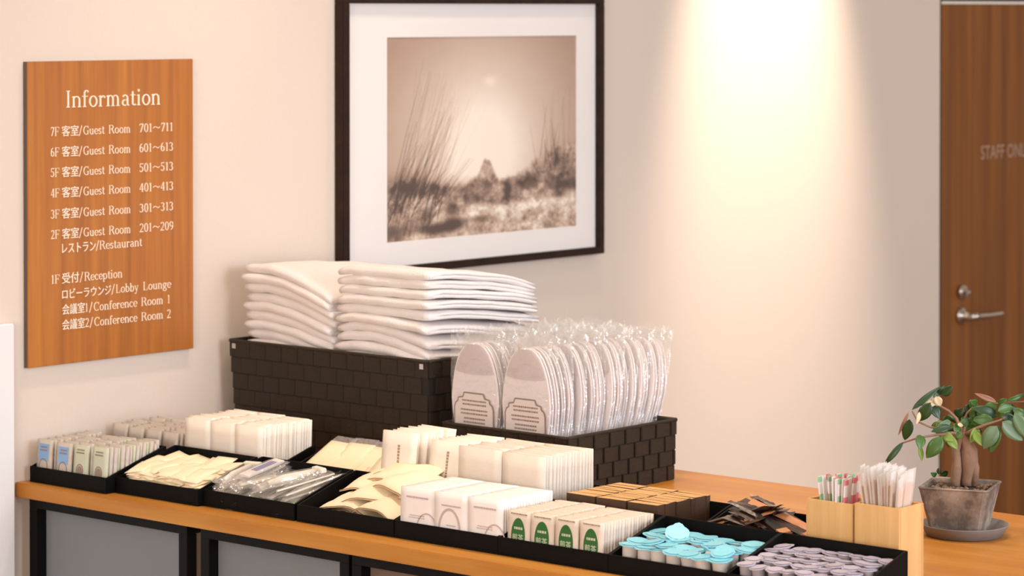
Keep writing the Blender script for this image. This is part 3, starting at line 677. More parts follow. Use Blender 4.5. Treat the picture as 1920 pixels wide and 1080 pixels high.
# loose envelopes below, so that the fan is carried
for k in range(12):
    o = link('flat_envelope', sme[k % 3], None, (.200 + (k % 3)*.030, -.475 + ((k//3) - 1.5)*.045, T0 + .007 + (k % 3)*.001), (0, 0, rnd.uniform(-.2, .2)))
    tag(o, 'cream envelope lying flat under the fanned ones', 'envelope', 'flat cream envelopes under the fan')

# ------------------------------------------------------------------ curved cream pouches (tray four)
def pouch(w, l, arch, tk, seed):
    """pillow bent over an arch, with brown sewn edge strip"""
    mb = MB(); n = 9; r = random.Random(seed); tw = r.uniform(-.12, .12); top = []; bot = []
    for j in range(n + 1):
        for i in range(n + 1):
            u = i/n*2 - 1; v = j/n*2 - 1; e = (1 - u**4)*(1 - v**4)
            z = arch*(1 - u*u)*(1 - .35*v*v) + tw*.02*u*v + .0018*math.sin(5*u + seed)*math.cos(4*v)
            top.append((v*l/2, u*w/2, z + tk*e + .0008)); bot.append((v*l/2, u*w/2, z - .0008))
    N1 = n + 1; tot = N1*N1; fs = []; mi = []
    for j in range(n):
        for i in range(n): a = j*N1 + i; fs += [(a, a + 1, a + N1 + 1, a + N1), (tot + a, tot + a + N1, tot + a + N1 + 1, tot + a + 1)]
    for i in range(n):
        a = i; fs.append((a, tot + a, tot + a + 1, a + 1)); a = n*N1 + i; fs.append((a, a + 1, tot + a + 1, tot + a))
        a = i*N1; fs.append((a, a + N1, tot + a + N1, tot + a)); a = i*N1 + n; fs.append((a, tot + a, tot + a + N1, a + N1))
    edge = [(l/2 - .0005, p[1], p[2]) for p in top[n*N1:]]
    e2 = [(-l/2 + .0005, p[1], p[2]) for p in top[:N1]]
    return mb.add(top + bot, fs), edge, e2
pl = ['cream pouch with brown edge draped over the front of the fourth tray, left', 'cream pouch with brown edge draped at the front right of the fourth tray', 'cream pouch arched in the middle of the pouch heap',
      'cream pouch against the left end of the upright packets', 'topmost cream pouch with brown edge on the pouch heap', 'cream pouch lying low at the left of the pouch heap', 'cream pouch with brown edge just left of the violet printed packets',
      'small cream pouch tucked under the front of the heap', 'cream pouch at the back of the heap, touching the upright packets']
spots = [(.112, -.622, .016, .092, .088, .018, .04, -.06, .14), (.108, -.696, .018, .092, .086, .020, -.02, -.05, -.16), (.128, -.655, .034, .098, .088, .017, .03, -.16, .22),
         (.150, -.628, .044, .086, .080, .012, .06, -.22, .12), (.142, -.686, .050, .095, .080, .016, -.06, -.16, -.22), (.128, -.604, .010, .060, .078, .010, .06, -.05, .18), (.146, -.708, .036, .074, .085, .012, -.12, -.14, -.12),
         (.098, -.658, .006, .110, .070, .008, 0, -.04, .06), (.160, -.665, .060, .108, .060, .010, -.06, -.24, .05)]
for k, (x, y, z, w_, l_, ar, rx, ry, rz_) in enumerate(spots):
    t = thing('cream_pouch', pl[k], 'pouch', (x, y, T0 + z), (rx, ry, rz_)); mbp, e1, e2 = pouch(w_, l_, ar, .004, k)
    mbp.build('wrapper', M['cream2'], t, smooth=True)
    MB().tube(e2, .0010, 5).build('brown_edge', M['pouch_edge'], t, smooth=True)
    MB().tube([(-l_*.16, p[1]*.9, p[2] + .0036) for p in e2], .0007, 5).build('seam', M['pouch_edge'], t, smooth=True)

# ------------------------------------------------------------------ creamer cups
def make_cup(name, lidm, cupm, label, group, r0=.0092, r1=.0118, h=.0265, lf=1.34):
    t = thing(name, label, 'cup', (0, 0, 0), (0, 0, 0), group)
    MB().lathe([(r0, 0), (r0 + .0005, .001), (r1 - .001, h - .002), (r1, h - .001)], 16).build('cup_body', cupm, t, smooth=True)
    pts = []
    for k in range(24):
        a = k*2*PI/24; r = r1*lf*(1 + .03*math.cos(6*a))
        if k == 0: r *= 1.22
        elif k in (1, 23): r *= 1.14
        pts.append((r*math.cos(a), r*math.sin(a)))
    MB().prism(pts, h - .001, h + .0002, 'z').add([(p[0]*.82 if abs(p[0]) < r1*1.3 else p[0]*.7, p[1]*.82, h + .0009) for p in pts], [tuple(range(24))]).build('lid', lidm, t)
    return t
def fill(cup, y0, nrow, ncol, lay, pitch, z0, first_done=[0]):
    k = 0
    for l in range(lay):
        for i in range(nrow):
            for j in range(ncol):
                x = .063 + i*pitch*.98 + rnd.uniform(-.002, .002); y = y0 - (ncol - 1)/2*pitch + j*pitch + (i % 2)*pitch*.16 + rnd.uniform(-.001, .001)
                if x > .152: continue
                z = z0 + i*.0026 + rnd.uniform(0, .0025)
                a = .09; rot = (rnd.uniform(-a, a)*1.3, rnd.uniform(-a, a)*1.3, rnd.uniform(0, 6.28))
                if k == 0: cup.location = (x, y, z); cup.rotation_euler = rot; base_l = cup['label']; cup['label'] = '%s, first in the first row from the front' % base_l
                else: dup(cup, (x, y, z), rot, '%s, %s in the %s row from the front' % (base_l, ORD[j], ORD[i]))
                k += 1
cup_b = make_cup('creamer_cup', M['lid_blue'], M['cup'], 'white creamer cup with pale blue lid', 'blue lidded creamer cups')
fill(cup_b, -1.2235, 4, 7, 1, .0246, T0 + .0085)
for x, y, z, rot, lb in ((.127, -1.176, .030, (.15, -.55, .5), 'blue lidded creamer cup tipped up on top at the back left of its tray'), (.064, -1.262, .020, (.1, -.85, 2.6), 'blue lidded creamer cup tipped forward at the front of its tray'),
                         (.080, -1.290, .022, (-.15, -.25, .8), 'blue lidded creamer cup tilted at the right side of its tray')):
    o = dup(cup_b, (x, y, T0 + z - .004), rot, lb); del o['group']
cup_l = make_cup('portion_cup', M['lid_white'], M['cup_milk'], 'milky portion cup with lilac white lid', 'lilac lidded portion cups', .0078, .0096, .0255, 1.24)
fill(cup_l, -1.411, 5, 8, 1, .0212, T0 + .0085)

# ------------------------------------------------------------------ dark stick sachets
def stick(mat_, nm): 
    mb = MB(); rg = []
    for k in range(8):
        u = k/7; x = (u - .5)*.095; wd_ = .0075; tk = .0025*(1 - (2*u - 1)**6) + .0003
        rg.append([(x, -wd_, 0), (x, -wd_*.5, tk), (x, wd_*.5, tk), (x, wd_, 0), (x, wd_*.5, -tk*.6), (x, -wd_*.5, -tk*.6)])
    return mb.rings(rg).mesh(nm, mat_, smooth=False)
stm = {'dark brown': stick(M['stick_dark'], 'stick'), 'copper': stick(M['stick_copper'], 'stick'), 'black': stick(M['stick_black'], 'stick')}
tip = MB().box(.036, -.0076, -.0004, .0478, .0076, .0022).mesh('foil_end', M['stick_copper'])
for k in range(112):
    c_ = ('dark brown', 'black', 'dark brown', 'copper', 'dark brown')[k % 5]; lay = k//14
    sg_ = 1 if k % 3 else -1; a = -PI/2*sg_ + rnd.uniform(-.45, .35); tl = .05 + .26*min(1, lay/5) + rnd.uniform(-.08, .08)
    x = .232 + rnd.uniform(-.030, .026); y = -1.236 - sg_*(.026 + rnd.uniform(-.024, .014))
    t = thing('stick_sachet', c_ + ' foil stick sachet in the loose heap before the wooden boxes', 'sachet', (x, y, T0 + .012 + lay*.0074), (rnd.uniform(-.3, .3), tl, a), c_ + ' stick sachets in the heap')
    link('wrapper', stm[c_], t)
    if c_ != 'copper': link('foil_end', tip, t)

# ------------------------------------------------------------------ wooden boxes with sticks
def wood_box(label, x, y, w, d_, h):
    t = thing('wooden_box', label, 'box', (x, y, T0)); th = .0035
    MB().box(0, -w, 0, th, 0, h).build('front_panel', M['lightwood'], t, bevel=.0005)
    MB().box(d_ - th, -w, 0, d_, 0, h).build('back_panel', M['lightwood'], t, bevel=.0005)
    MB().box(th, -w, 0, d_ - th, -w + th, h).build('side_panel', M['lightwood'], t, bevel=.0005)
    MB().box(th, -th, 0, d_ - th, 0, h).build('side_panel', M['lightwood'], t, bevel=.0005)
    MB().box(th, -w + th, 0, d_ - th, -th, th).build('base', M['lightwood'], t)
    return t
BX = .190
wood_box('pale wooden box holding the coloured stirrers, left of the two', BX, -1.336, .071, .052, .1005)
wood_box('pale wooden box holding the wrapped wooden sticks, right of the two', BX - .002, -1.411, .066, .056, .1035)
cols = ['pink', 'mint', 'white']
mst = {'pink': MB().box(-.004, -.0007, 0, .004, .0007, .125).mesh('paper_sleeve', M['pink'], bevel=.0003), 'mint': MB().box(-.004, -.0007, 0, .004, .0007, .125).mesh('paper_sleeve', M['mint'], bevel=.0003), 'white': MB().box(-.004, -.0007, 0, .004, .0007, .125).mesh('paper_sleeve', M['paper_w'], bevel=.0003)}
mtip = MB().box(-.0042, -.0009, .103, .0042, .0009, .118).mesh('printed_band', M['paper_w'])
for k in range(26):
    c_ = ('pink', 'white', 'mint', 'white', 'mint')[k % 5] if (k//2) % 2 else ('pink', 'white', 'white', 'mint', 'pink')[k % 5]
    x = BX + .009 + rnd.random()*.034; y = -1.336 - .008 - (k + .5)/26*.055
    yo = (y + 1.3715)/.035; t = thing('stirrer', '%s sleeved stirrer standing in the left wooden box' % c_, 'stirrer', (x, y*.35 + -1.3715*.65, T0 + .005), (-yo*.22 + rnd.uniform(-.03, .03), (x - BX - .026)*4 , 0), c_ + ' stirrers in the left wooden box')
    t.rotation_euler = (yo*-.18, (x - BX - .026)*3, rnd.uniform(-.8, .8)) if False else (-(y + 1.3715)*-4.0*-1, (x - BX - .026)*4, 0)
    link('paper_sleeve', mst[c_], t)
    if c_ != 'white': link('printed_band', mtip, t)
slv = MB(); r6 = random.Random(6)
for s_ in range(1): slv.rings([[(-.0048, -.0012, 0), (.0048, -.0012, 0), (.0048, .0012, 0), (-.0048, .0012, 0)], [(-.0048, -.0014, .12), (.0048, -.0014, .12), (.0048, .0014, .12), (-.0048, .0014, .12)], [(-.0058, -.0003, .134), (.0052, -.0003, .136), (.0052, .0003, .136), (-.0058, .0003, .134)]])
slv = slv.mesh('clear_sleeve', film('stick_sleeve', .34, rough=.3, bump=.8, bscale=40, milk=.8, tint=(.97, .92, .88, 1)))
stk = MB().box(-.0032, -.0007, .002, .0032, .0007, .118).mesh('wooden_stick', M['stickwood'], bevel=.0003)
for k in range(58):
    u = (k % 10)/9 - .5 + rnd.uniform(-.05, .05); v = (k//10)/5 - .5 + rnd.uniform(-.08, .08)
    t = thing('wrapped_stick', 'wooden stick in white translucent sleeve in the right wooden box', 'stirrer', (BX + .026 + v*.020, -1.444 - u*.022, T0 + .005), (u*.36*1.0, v*.26, 0), 'wrapped wooden sticks in the right wooden box')
    t.rotation_euler = (u*.27, v*.15, 0); t.location.z += rnd.uniform(0, .012)
    link('wooden_stick', stk, t); link('clear_sleeve', slv, t)

# ------------------------------------------------------------------ baskets
def basket(label, x0, x1, y0, y1, h, bw, bh, taper, sag=0.0, bulge=0.0):
    """woven basket: x0..x1, y1..y0 (y0 > y1); open top; woven blocks are pieces of their own"""
    t = thing('woven_basket', label, 'basket', (x0, y1, T0)); D = x1 - x0; W = y0 - y1; th = .004
    def corner(u, v, z):      # u along x 0..1, v along y 0..1
        k = taper*(1 - z/h); return (k + u*(D - 2*k), k + v*(W - 2*k), z)
    mb = MB()
    for (a, b_) in (((0, 0), (1, 0)), ((1, 0), (1, 1)), ((1, 1), (0, 1)), ((0, 1), (0, 0))):
        p = [corner(*a, 0), corner(*b_, 0), corner(*b_, h), corner(*a, h)]
        cx, cy = D/2, W/2
        inn = [(q[0] + (cx - q[0])*th/(D/2)*1.0, q[1] + (cy - q[1])*th/(W/2), q[2]) for q in p]
        mb.add(p + inn, [(0, 1, 2, 3), (7, 6, 5, 4), (3, 2, 6, 7), (0, 4, 5, 1)])
    mb.add([corner(0, 0, .002), corner(1, 0, .002), corner(1, 1, .002), corner(0, 1, .002)], [(0, 1, 2, 3)])
    mb.build('lining', M['basket_in'], t, fixn=False)
    # woven blocks on the visible faces (front = -x, right = -y) and the others
    bb = MB().box(-bw/2 + .0003, -.0020, -bh/2 + .0003, bw/2 - .0003, .0012, bh/2 - .0003).mesh('weave_block', M['basket'], bevel=.0010)
    rows = int(round(h/bh)); bh_ = h/rows
    for face in ('front', 'right', 'left'):
        Lf = W if face == 'front' else D; nb = int(round(Lf/bw))
        for r in range(rows):
            z = (r + .5)*bh_; k = taper*(1 - z/h)
            for i in range(nb + 1):
                c_ = (i + ((r*.37) % 1.0))/nb
                a_ = max(0, c_ - .5/nb); e_ = min(1, c_ + .5/nb)
                if (e_ - a_)*nb < .12: continue
                c_ = (a_ + e_)/2; sx = (e_ - a_)*nb
                if face == 'front': loc = (k - .0005, k + c_*(W - 2*k), z); rz_ = -PI/2; sc_ = (W - 2*k)/nb/bw
                elif face == 'right': loc = (k + c_*(D - 2*k), k - .0005, z); rz_ = 0; sc_ = (D - 2*k)/nb/bw
                else: loc = (k + c_*(D - 2*k), W - k + .0005, z); rz_ = PI; sc_ = (D - 2*k)/nb/bw
                key = (round(sc_*sx, 2), round(bh_/bh, 2), bw, bh)
                if key not in BM:
                    me = bb.copy(); me.transform(Matrix.Diagonal((sc_*sx, 1, bh_/bh, 1))); BM[key] = me
                tl = rnd.uniform(-.006, .006) + .055
                o = link('weave_block', BM[key], t, loc, (0, 0, rz_ + tl))
                o.location += Vector((0, 0, 0))
    # rim
    rim = []
    for k in range(41):
        s_ = k/10
        if s_ <= 1: u, v = 0, s_
        elif s_ <= 2: u, v = s_ - 1, 1
        elif s_ <= 3: u, v = 1, 3 - s_
        else: u, v = 4 - s_, 0
        p = Vector(corner(u, v, h)); rim.append(tuple(p))
    mbr = MB()
    for a in range(4): mbr.tube(rim[a*10:a*10 + 11], .0032, 6)
    mbr.build('rim', M['basket'], t, smooth=True)
    return t
BM = {}
b1 = basket('tall dark brown woven basket filled with folded white towels', .425, .70, -.028, -.468, .182, .0375, .026, .010)
for y in (.012, .428):
    MB().box(-.0035, y - .004, .170, -.0025, y + .004, .178).build('metal_eyelet', M['steelmark'], b1)
b2 = basket('low dark brown woven basket filled with wrapped white slippers', .42, .682, -.503, -.748, .092, .0365, .0225, .003)

# ------------------------------------------------------------------ towels
def towel(w, l, t, fn, seed):
    """folded towel: U-fold with its round edge to -x; w along y, l along x; fn(u,v) -> dz"""
    r = random.Random(seed); ny = 16; prof = []
    g = t*.015
    nx = 9
    for k in range(nx + 1): prof.append((l*(1 - k/nx) if k < nx else t*.3, t - (0 if k < nx else .0)))
    for a in (120, 150, 180, 210, 240): prof.append((t*.5 + t*.5*math.cos(math.radians(a)), t/2 + t/2*math.sin(math.radians(a))))
    for k in range(nx + 1): prof.append((t*.3 + (l - t*.3)*k/nx, 0))
    prof.append((l, t/2 - g)); 
    for k in range(nx): prof.append((l*(1 - k/nx*.97), t/2 - g))
    prof.append((t*.35, t/2)); 
    for k in range(nx): prof.append((l*(.03 + .97*(k + 1)/nx), t/2 + g))
    off = Vector((r.uniform(0, 9), r.uniform(0, 9), seed))
    hemx = r.uniform(.22, .32); jitx = r.uniform(-.003, .003); jity = r.uniform(-.0035, .0035); rg = []
    for j in range(ny + 1):
        v = j/ny; ring = []
        for x, z in prof:
            u = x/l; dz = fn(u, v) + .0022*noise.noise(Vector((x*22, v*6, seed*1.7)) + off)
            xx_ = x + .003*noise.noise(Vector((v*5, seed, .3))) + jitx + (.016*u*math.exp(-((seed - 262 - 14)/3.2)**2) if seed >= 262 else 0) - (.0012 if v > hemx else 0)
            edge = min(v, 1 - v); pin = t*.16*max(0, 1 - edge/.08); zz = z + (t/2 - z)*pin/t*2
            ring.append((xx_, -v*w + jity + .0015*noise.noise(Vector((x*30, z*90, seed))), zz + dz))
        rg.append(ring)
    mb = MB(); mb.rings(rg, cap=False)
    n = len(prof)
    # end caps: the two layers as strips
    def cap(j, flip):
        base = j*n; A = list(range(nx + 1)); # top outer, from back to front
        topo = [base + k for k in range(nx + 1)]; top_in = [base + n - 1 - k for k in range(nx)]
        fs = []
        for k in range(nx - 0):
            a, b_ = topo[k], topo[k + 1]; c_, d_ = (top_in[k + 1] if k + 1 < nx else base + n - nx - 1), top_in[k]
            fs.append((a, b_, c_, d_))
        s0 = nx + 1 + 5; bo = [base + s0 + k for k in range(nx + 1)]; bi = [base + s0 + nx + 1 + k for k in range(nx + 1)]   # bi[0] at x=l
        for k in range(nx):
            fs.append((bo[nx - k], bo[nx - k - 1], bi[k + 1] if k + 1 <= nx else bi[nx], bi[k]))
        fold = [base + nx + k for k in range(0, 7)]; ctr = base + n - nx - 1
        fs.append(tuple(fold + [ctr])); fs.append((bo[0], bi[nx], ctr))
        return fs
    for j in (0, ny):
        for q in cap(j, j == 0): mb.f.append(list(q)); mb.mi.append(0)
    return mb.mesh('folded_towel', M['towel'], smooth=True)
def stack(n, y, w, l, x, zb, t, fn, where, vis):
    for k in range(n):
        ss = k/(n - 1)
        me = towel(w, l, t*.97, lambda u, v: fn(ss, u, v), k + int(abs(y)*1000))
        o = link('folded_towel', me, None, (x + rnd.uniform(-.002, .003) - .004*ss, y, zb + k*t), (0, 0, rnd.uniform(-.012, .012)))
        top = n - 1 - k
        ords = ['topmost', 'second from the top', 'third from the top', 'fourth from the top', 'fifth from the top', 'sixth from the top', 'seventh from the top', 'eighth from the top', 'ninth from the top', 'tenth from the top']
        if top < 10: tag(o, 'folded white towel, %s of the %s stack' % (ords[top], where), 'towel', 'white towels in the %s stack' % where)
        else: tag(o, 'folded white towel deep in the %s stack inside the basket' % where, 'towel', 'white towels deep in the %s stack' % where)
sm = lambda a: a*a*(3 - 2*a)
def fL(s, u, v):
    lift = s**1.2
    return -(.004 + .036*lift)*max(0, (v - .25)/.75)**1.6 - .012*s*u**2 + .004*s*max(0, 1 - v/.25)*0
def fR(s, u, v):
    mid = math.exp(-((s - .66)/.10)**2)
    return -.022*mid*max(0, (v - .3)/.7)**1.5*(1 + .8*u) - .004*s*max(0, 1 - v/.2)**2 - .052*max(0, s - .35)*u**2.0 + .004*mid*math.sin(v*3) + .002*math.sin(u*7 + s*9)*u
stack(20, -.052, .198, .250, .437, T0 + .006, .0151, fL, 'left towel', 10)
stack(21, -.262, .196, .252, .437, T0 + .006, .0149, fR, 'right towel', 11)

# ------------------------------------------------------------------ slippers
SH, SWd = .214, .0975
def sole_outline(n=30, w=SWd, h=SH):
    pts = []
    for k in range(n):
        a = 2*PI*k/n; c_, s_ = math.cos(a), math.sin(a)
        z = .5 + .5*s_; wd_ = (.5 if z > .6 else .40 + .10*z/.6)
        px_ = math.copysign(abs(c_)**.78, c_)*wd_*w*(1 - .06*math.exp(-((z - .38)/.16)**2))
        pts.append((px_, z*h))
    return pts
so = sole_outline()
me_sole = MB().prism(so, -.0035, 0, 'x').mesh('sole', M['sole'], bevel=.0008)
me_sole2 = MB().prism(so, .0, .0035, 'x').mesh('sole', M['sole'], bevel=.0008)
# toe upper: thin arched shell across the top half, between the soles' toes
mb = MB(); rg = []
for j in range(7):
    v = j/6; z = SH*(.80 + .19*v)
    half = SWd*.5*math.sqrt(max(0.02, 1 - max(0, (v*.19 + .80 - .50)/.51)**2))
    rg.append([(-.0038 - .0015*math.cos(i/8*PI - PI/2)*(1 if 0 < i < 8 else 0), -half*math.cos(i/8*PI)*.97, z - .004*math.sin(i/8*PI)*(1 - v)) for i in range(9)])
me_upper = mb.rings(rg, closed=False, cap=False).mesh('toe_upper', M['upper'], smooth=True, fixn=False)
# printed label with notched border
lab = MB(); LW, LH, LZ = .078, .068, .070; x_ = -.0062
oc = [(-.5, .0), (-.5, .66), (-.47, .76), (-.41, .80), (-.40, .88), (-.28, .90), (-.25, 1), (.25, 1), (.28, .90), (.40, .88), (.41, .80), (.47, .76), (.5, .66), (.5, 0)]
for (a, b_) in zip(oc, oc[1:] + oc[:1]):
    a = Vector((a[0]*LW, LZ + a[1]*LH)); b_ = Vector((b_[0]*LW, LZ + b_[1]*LH)); d_ = (b_ - a).normalized(); nn = Vector((-d_.y, d_.x))*.0010
    lab.prism([tuple(a + nn), tuple(b_ + nn), tuple(b_ - nn), tuple(a - nn)], x_ - .0003, x_, 'x')
for rr, (zz, ww) in enumerate(((.056, .050), (.042, .054), (.029, .044), (.014, .060))): rand_words(lab, ww, LZ + zz - .001, 2 if rr < 3 else 1, x_, .0036, seed=31 + rr)
me_lab = lab.mesh('label_print', M['print_grey'])
me_card = MB().prism([(a*LW, LZ + b_*LH) for a, b_ in oc][::-1], x_, x_ + .0003, 'x').mesh('label_card', M['label_white'])
def bag_mesh(seed):
    r = random.Random(seed); rg = []; n = 20
    for j in range(12):
        v = j/11; z = -.002 + v*(SH + .015); th = .0068 if z < SH else .0068*max(.2, 1 - (z - SH)/.02)
        wd_ = SWd*.515*(1 + .02*math.sin(z*50)); ring = []
        for i in range(n):
            a = 2*PI*i/n; c_, s_ = math.cos(a), math.sin(a); cr_ = (0.0025 if z > SH*.93 else .0008)
            y_ = math.copysign(abs(c_)**.6, c_)*wd_ + r.uniform(-cr_, cr_); x2 = math.copysign(abs(s_)**.8, s_)*th*.8 + r.uniform(-cr_, cr_)*(1.6 if z > SH else .5)
            ring.append((x2, y_, z + (r.uniform(-.008, .011) if j == 11 else r.uniform(-.003, .004) if j == 10 else 0)))
        rg.append(ring)
    return MB().rings(rg, cap=False).mesh('clear_bag', M['bag'], smooth=False)
bags = [bag_mesh(k) for k in range(4)]
n_sl = 20
for c_, yc in enumerate((-.5600, -.6620)):
    for k in range(n_sl):
        s_ = k/(n_sl - 1); x = .4345 + s_*.2345; yj = rnd.uniform(-.003, .003) if k else 0
        t = thing('slipper_pack', ('clear bagged white slipper with bordered label, front %s in the low basket' % ['left', 'right'][c_]) if k == 0 else 'clear bagged slippers, %s from the front of the %s row' % (ORD[k], ['left', 'right'][c_]),
                  'slippers', (x, yc + yj, T0 + .004), (rnd.uniform(-.03, .03)*(k > 0), -.02 + .27*s_**1.2, rnd.uniform(-.06, .06)*(k > 0)), None if k == 0 else 'wrapped slippers in the low basket')
        link('sole', me_sole, t); link('sole', me_sole2, t, (.0022, 0, 0)); link('toe_upper', me_upper, t); link('clear_bag', bags[k % 4], t)
        if k < 2: link('label_card', me_card, t); link('label_print', me_lab, t)

# ------------------------------------------------------------------ potted plant
PC = Vector((.572, -1.332, T0))
base = f0
pl_ = thing('potted_plant', 'small twin-trunk green bonsai-like plant in a square mottled grey concrete pot', 'plant', PC, (0, 0, 0))
ang = math.atan2(rt.y, rt.x) - math.radians(21)        # pot's front edge runs a little away from the picture plane
Rz = rot_m(0, 0, ang)
POFF = rt*-.006
def sq(h, z, rr=.12):
    pts = []
    for cx_, cy_, a0 in ((1, 1, 0), (-1, 1, 90), (-1, -1, 180), (1, -1, 270)):
        for q in (0, 45, 90):
            a = math.radians(a0 + q); pts.append(tuple(POFF + Rz @ Vector(((cx_*(1 - rr) + rr*math.cos(a))*h, (cy_*(1 - rr) + rr*math.sin(a))*h, z))))
    return pts
MB().rings([sq(.0325, .0045), sq(.034, .006), sq(.0475, .067), sq(.0492, .0695), sq(.047, .071), sq(.0435, .0695), sq(.041, .060)]).build('pot', M['pot'], pl_)
MB().rings([sq(.041, .058), sq(.0405, .064), sq(.030, .0665)]).build('soil', M['soil'], pl_, smooth=True)
so_ = MB(); r8 = random.Random(8)
for k in range(90):
    u, v = r8.uniform(-.037, .037), r8.uniform(-.037, .037); p = POFF + Rz @ Vector((u, v, .066)); q = r8.uniform(.0018, .0042)
    so_.rings([[(p.x + q*rr*math.cos(a*PI/3 + k), p.y + q*rr*math.sin(a*PI/3 + k), p.z + q*zz) for a in range(6)] for rr, zz in ((.6, -.5), (1, 0), (.5, .6))])
o = so_.build('soil_stones', M['stone'], pl_); o['kind'] = 'stuff'
sa = thing('saucer', 'round grey saucer under the concrete plant pot', 'saucer', (PC.x, PC.y, T0))
MB().lathe([(.048, 0), (.052, .001), (.0605, .0155), (.061, .0165), (.0585, .0165), (.050, .0038), (.0, .0035)], 40).build('dish', M['saucer'], sa, smooth=True)
# plant frame: q(u, v, dep): u, v from the enlarged photo crop, in metres around the trunk
def q3(u, v, dep=0):
    du = ((1640 + u/4.91) - 1808)/1369; dz = (1003 - (700 + v/4.91))/1369
    p = rt*du + f0*dep; return Vector((p.x, p.y, dz))
def trunk(name, pts, rad, mat_='bark'):
    MB().tube(pts, rad, 10).build(name, M[mat_], pl_, smooth=True)
trunk('trunk', [q3(735, 1025, -.004), q3(737, 980, -.004), q3(745, 880, -.006), q3(748, 780, -.005), q3(740, 700, -.002), q3(762, 640, 0), q3(792, 585, 0), q3(812, 545, 0)], [.0068, .0068, .0072, .0060, .0062, .0060, .0052, .004])
trunk('trunk', [q3(850, 1030, .004), q3(852, 985, .004), q3(862, 900, .003), q3(868, 800, .002), q3(865, 700, .002), q3(845, 640, 0), q3(815, 580, 0), q3(800, 540, 0)], [.0095, .0095, .0112, .0128, .0120, .0088, .0060, .0042])
trunk('root', [q3(920, 1020, -.002), q3(925, 860, -.002), q3(905, 760, 0)], [.005, .0055, .004])
BRN = [[(800, 560, 0), (700, 535, -.01), (560, 545, -.015), (430, 560, -.02), (340, 580, -.02), (240, 615, -.02)],
       [(810, 560, 0), (740, 500, .0), (600, 500, -.005), (500, 480, -.01), (380, 425, -.015), (330, 330, -.012)],
       [(810, 560, 0), (760, 420, .01), (690, 350, .012), (600, 300, .012), (520, 250, .01)],
       [(815, 570, 0), (900, 500, -.01), (1010, 450, -.015), (1120, 410, -.02), (1180, 380, -.02)],
       [(810, 560, 0), (880, 450, .02), (1000, 380, .03), (1130, 300, .03), (1260, 290, .03), (1420, 280, .03)],
       [(810, 560, 0), (830, 480, .02), (870, 380, .02), (930, 320, .02)]]
for b_ in BRN: trunk('branch', [q3(*p) for p in b_], [.0030, .0024, .0018, .0014, .0012, .0010][:len(b_)])
def leaf(u0, v0, u1, v1, wpx, mat_, dep, fold=.25, droop=.1, twist=0):
    a = q3(u0, v0, dep); b_ = q3(u1, v1, dep + rl.uniform(-.012, .012)); ax = b_ - a; L_ = ax.length; ax.normalize()
    view = (f0*-1 + Vector((0, 0, .25))).normalized(); side = ax.cross(view).normalized(); nrm = side.cross(ax).normalized()
    c_, s_ = math.cos(twist), math.sin(twist); side, nrm = side*c_ + nrm*s_, nrm*c_ - side*s_
    wd_ = wpx*1.15/4.91/1369/2; top = []; n = 8
    for k in range(n + 1):
        t = k/n; ww = wd_*(math.sin(PI*min(1, t**.8*1.0))**.75 if 0 < t < 1 else .03); cen = a + ax*(L_*t) + nrm*(L_*droop*(math.sin(PI*t)))
        for s_2 in (-1, -.5, 0, .5, 1): top.append(cen + side*(ww*s_2) + nrm*(abs(s_2)*ww*fold))
    bot = [p - nrm*.0005 for p in top]; fs = []; m5 = 5; tot = len(top)
    for k in range(n):
        for i in range(4): a_ = k*m5 + i; fs += [(a_, a_ + 1, a_ + m5 + 1, a_ + m5), (tot + a_, tot + a_ + m5, tot + a_ + m5 + 1, tot + a_ + 1)]
        for a_ in (k*m5, k*m5 + 4): fs.append((a_, a_ + m5, tot + a_ + m5, tot + a_))
    MB().add([tuple(p) for p in top + bot], fs).build('leaf', M[mat_], pl_, smooth=True)
rl = random.Random(11)
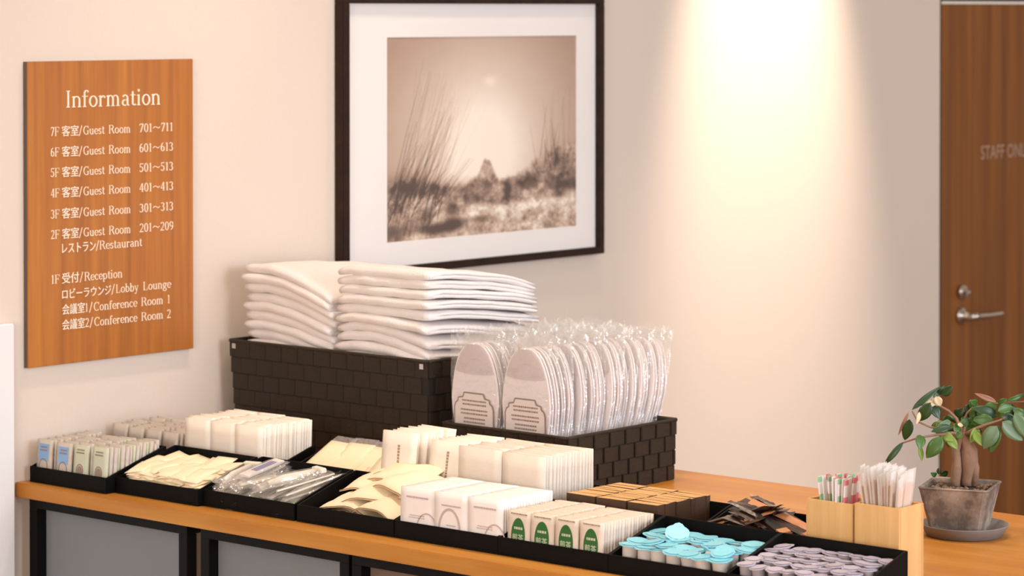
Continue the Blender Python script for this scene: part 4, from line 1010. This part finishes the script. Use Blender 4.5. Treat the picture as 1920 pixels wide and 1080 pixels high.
LV = [(330, 320, 600, 112, 50, 'leaf_dark', -.01), (495, 250, 385, 430, 105, 'leaf_dark', -.015), (300, 340, 205, 560, 30, 'leaf_brown', -.01), (300, 400, 268, 605, 90, 'leaf_dark', -.018), (245, 605, 65, 835, 50, 'leaf_dark', -.02),
      (392, 540, 385, 665, 88, 'leaf', -.02), (395, 640, 420, 790, 42, 'leaf2', -.015), (595, 560, 455, 755, 120, 'leaf', -.022), (620, 200, 715, 110, 80, 'leaf_dark', .01), (545, 225, 660, 120, 45, 'leaf_dark', .01),
      (530, 300, 595, 412, 90, 'leaf_dark', .008), (515, 235, 355, 295, 30, 'leaf_pale', -.01), (560, 210, 610, 300, 70, 'leaf_pale', .004), (520, 300, 560, 235, 40, 'leaf_pale', .0), (390, 330, 355, 440, 36, 'leaf_pale', -.02),
      (690, 475, 500, 515, 66, 'leaf_dark', -.01), (650, 560, 740, 675, 76, 'leaf2', -.014), (600, 545, 720, 600, 80, 'leaf2', -.008), (760, 520, 600, 500, 70, 'leaf', 0), (700, 440, 560, 470, 60, 'leaf_blue', .0),
      (1090, 450, 975, 670, 130, 'leaf_blue', -.03), (1110, 450, 1040, 705, 100, 'leaf', -.025), (1080, 420, 900, 420, 100, 'leaf', -.01), (1130, 390, 890, 310, 90, 'leaf_dark', .0), (1140, 410, 1330, 590, 130, 'leaf_blue', -.03),
      (1250, 330, 1400, 585, 110, 'leaf_blue', -.03), (1140, 275, 935, 192, 46, 'leaf_brown', .02), (1240, 265, 1420, 205, 42, 'leaf', .02), (1140, 370, 1280, 400, 80, 'leaf_dark', -.02), (1120, 330, 1270, 300, 90, 'leaf', -.01),
      (1260, 320, 1390, 380, 70, 'leaf', -.01), (1000, 330, 880, 400, 100, 'leaf', .01), (980, 430, 880, 540, 90, 'leaf', .0), (940, 480, 860, 620, 80, 'leaf2', -.01), (900, 520, 960, 640, 70, 'leaf2', -.012), (860, 420, 790, 540, 90, 'leaf', .01),
      (800, 440, 700, 400, 60, 'leaf_dark', .02), (770, 470, 720, 520, 80, 'leaf', .0), (750, 455, 810, 475, 34, 'leaf_pale', -.01), (900, 330, 960, 280, 90, 'leaf', .02), (1020, 300, 1110, 330, 80, 'leaf', .01), (860, 380, 930, 310, 90, 'leaf_dark', .02),
      (1400, 300, 1500, 420, 100, 'leaf', -.01), (1410, 290, 1520, 240, 70, 'leaf', .0), (1400, 280, 1480, 180, 50, 'leaf_dark', .02), (700, 600, 700, 700, 60, 'leaf2', .01), (640, 480, 560, 560, 50, 'leaf2', .0), (620, 945, 690, 915, 50, 'leaf_dark', .012), (580, 950, 520, 920, 44, 'leaf', .012), (600, 940, 610, 890, 40, 'leaf_dark', .014),
      (760, 400, 830, 330, 80, 'leaf_dark', .02), (900, 460, 1010, 400, 90, 'leaf', .0), (930, 400, 1060, 350, 90, 'leaf_dark', .01), (960, 300, 890, 260, 70, 'leaf', .02), (1160, 300, 1230, 240, 60, 'leaf', .02), (1180, 340, 1300, 350, 90, 'leaf_dark', .01),
      (880, 540, 980, 520, 70, 'leaf_dark', .0), (850, 500, 900, 600, 80, 'leaf', .005), (680, 520, 620, 620, 70, 'leaf2', .0), (730, 540, 790, 560, 60, 'leaf', -.015), (1290, 330, 1420, 470, 90, 'leaf_dark', .0)]
for k in range(22):
    u, v = rl.choice([(880, 400), (960, 380), (1060, 360), (820, 440), (700, 430), (1180, 330), (640, 500), (1300, 330)]); a_ = rl.uniform(.2, 2.9); q_ = rl.uniform(80, 130)
    u += rl.uniform(-40, 40); v += rl.uniform(-40, 40)
    LV.append((u, v, u + q_*math.cos(a_), v + q_*math.sin(a_)*.8, rl.uniform(55, 85), rl.choice(['leaf', 'leaf_dark', 'leaf', 'leaf2']), rl.uniform(.005, .045)))
for a in LV: leaf(*a, fold=rl.uniform(.1, .35), droop=rl.uniform(.02, .12), twist=rl.uniform(-.35, .35))

# ------------------------------------------------------------------ scale the layout to metres
done = set()
for ob in C.objects:
    if ob.type in ('CAMERA', 'LIGHT'): continue
    ob.location = ob.location*S
    if ob.data is not None and ob.data.name not in done:
        ob.data.transform(Matrix.Scale(S, 4)); done.add(ob.data.name)
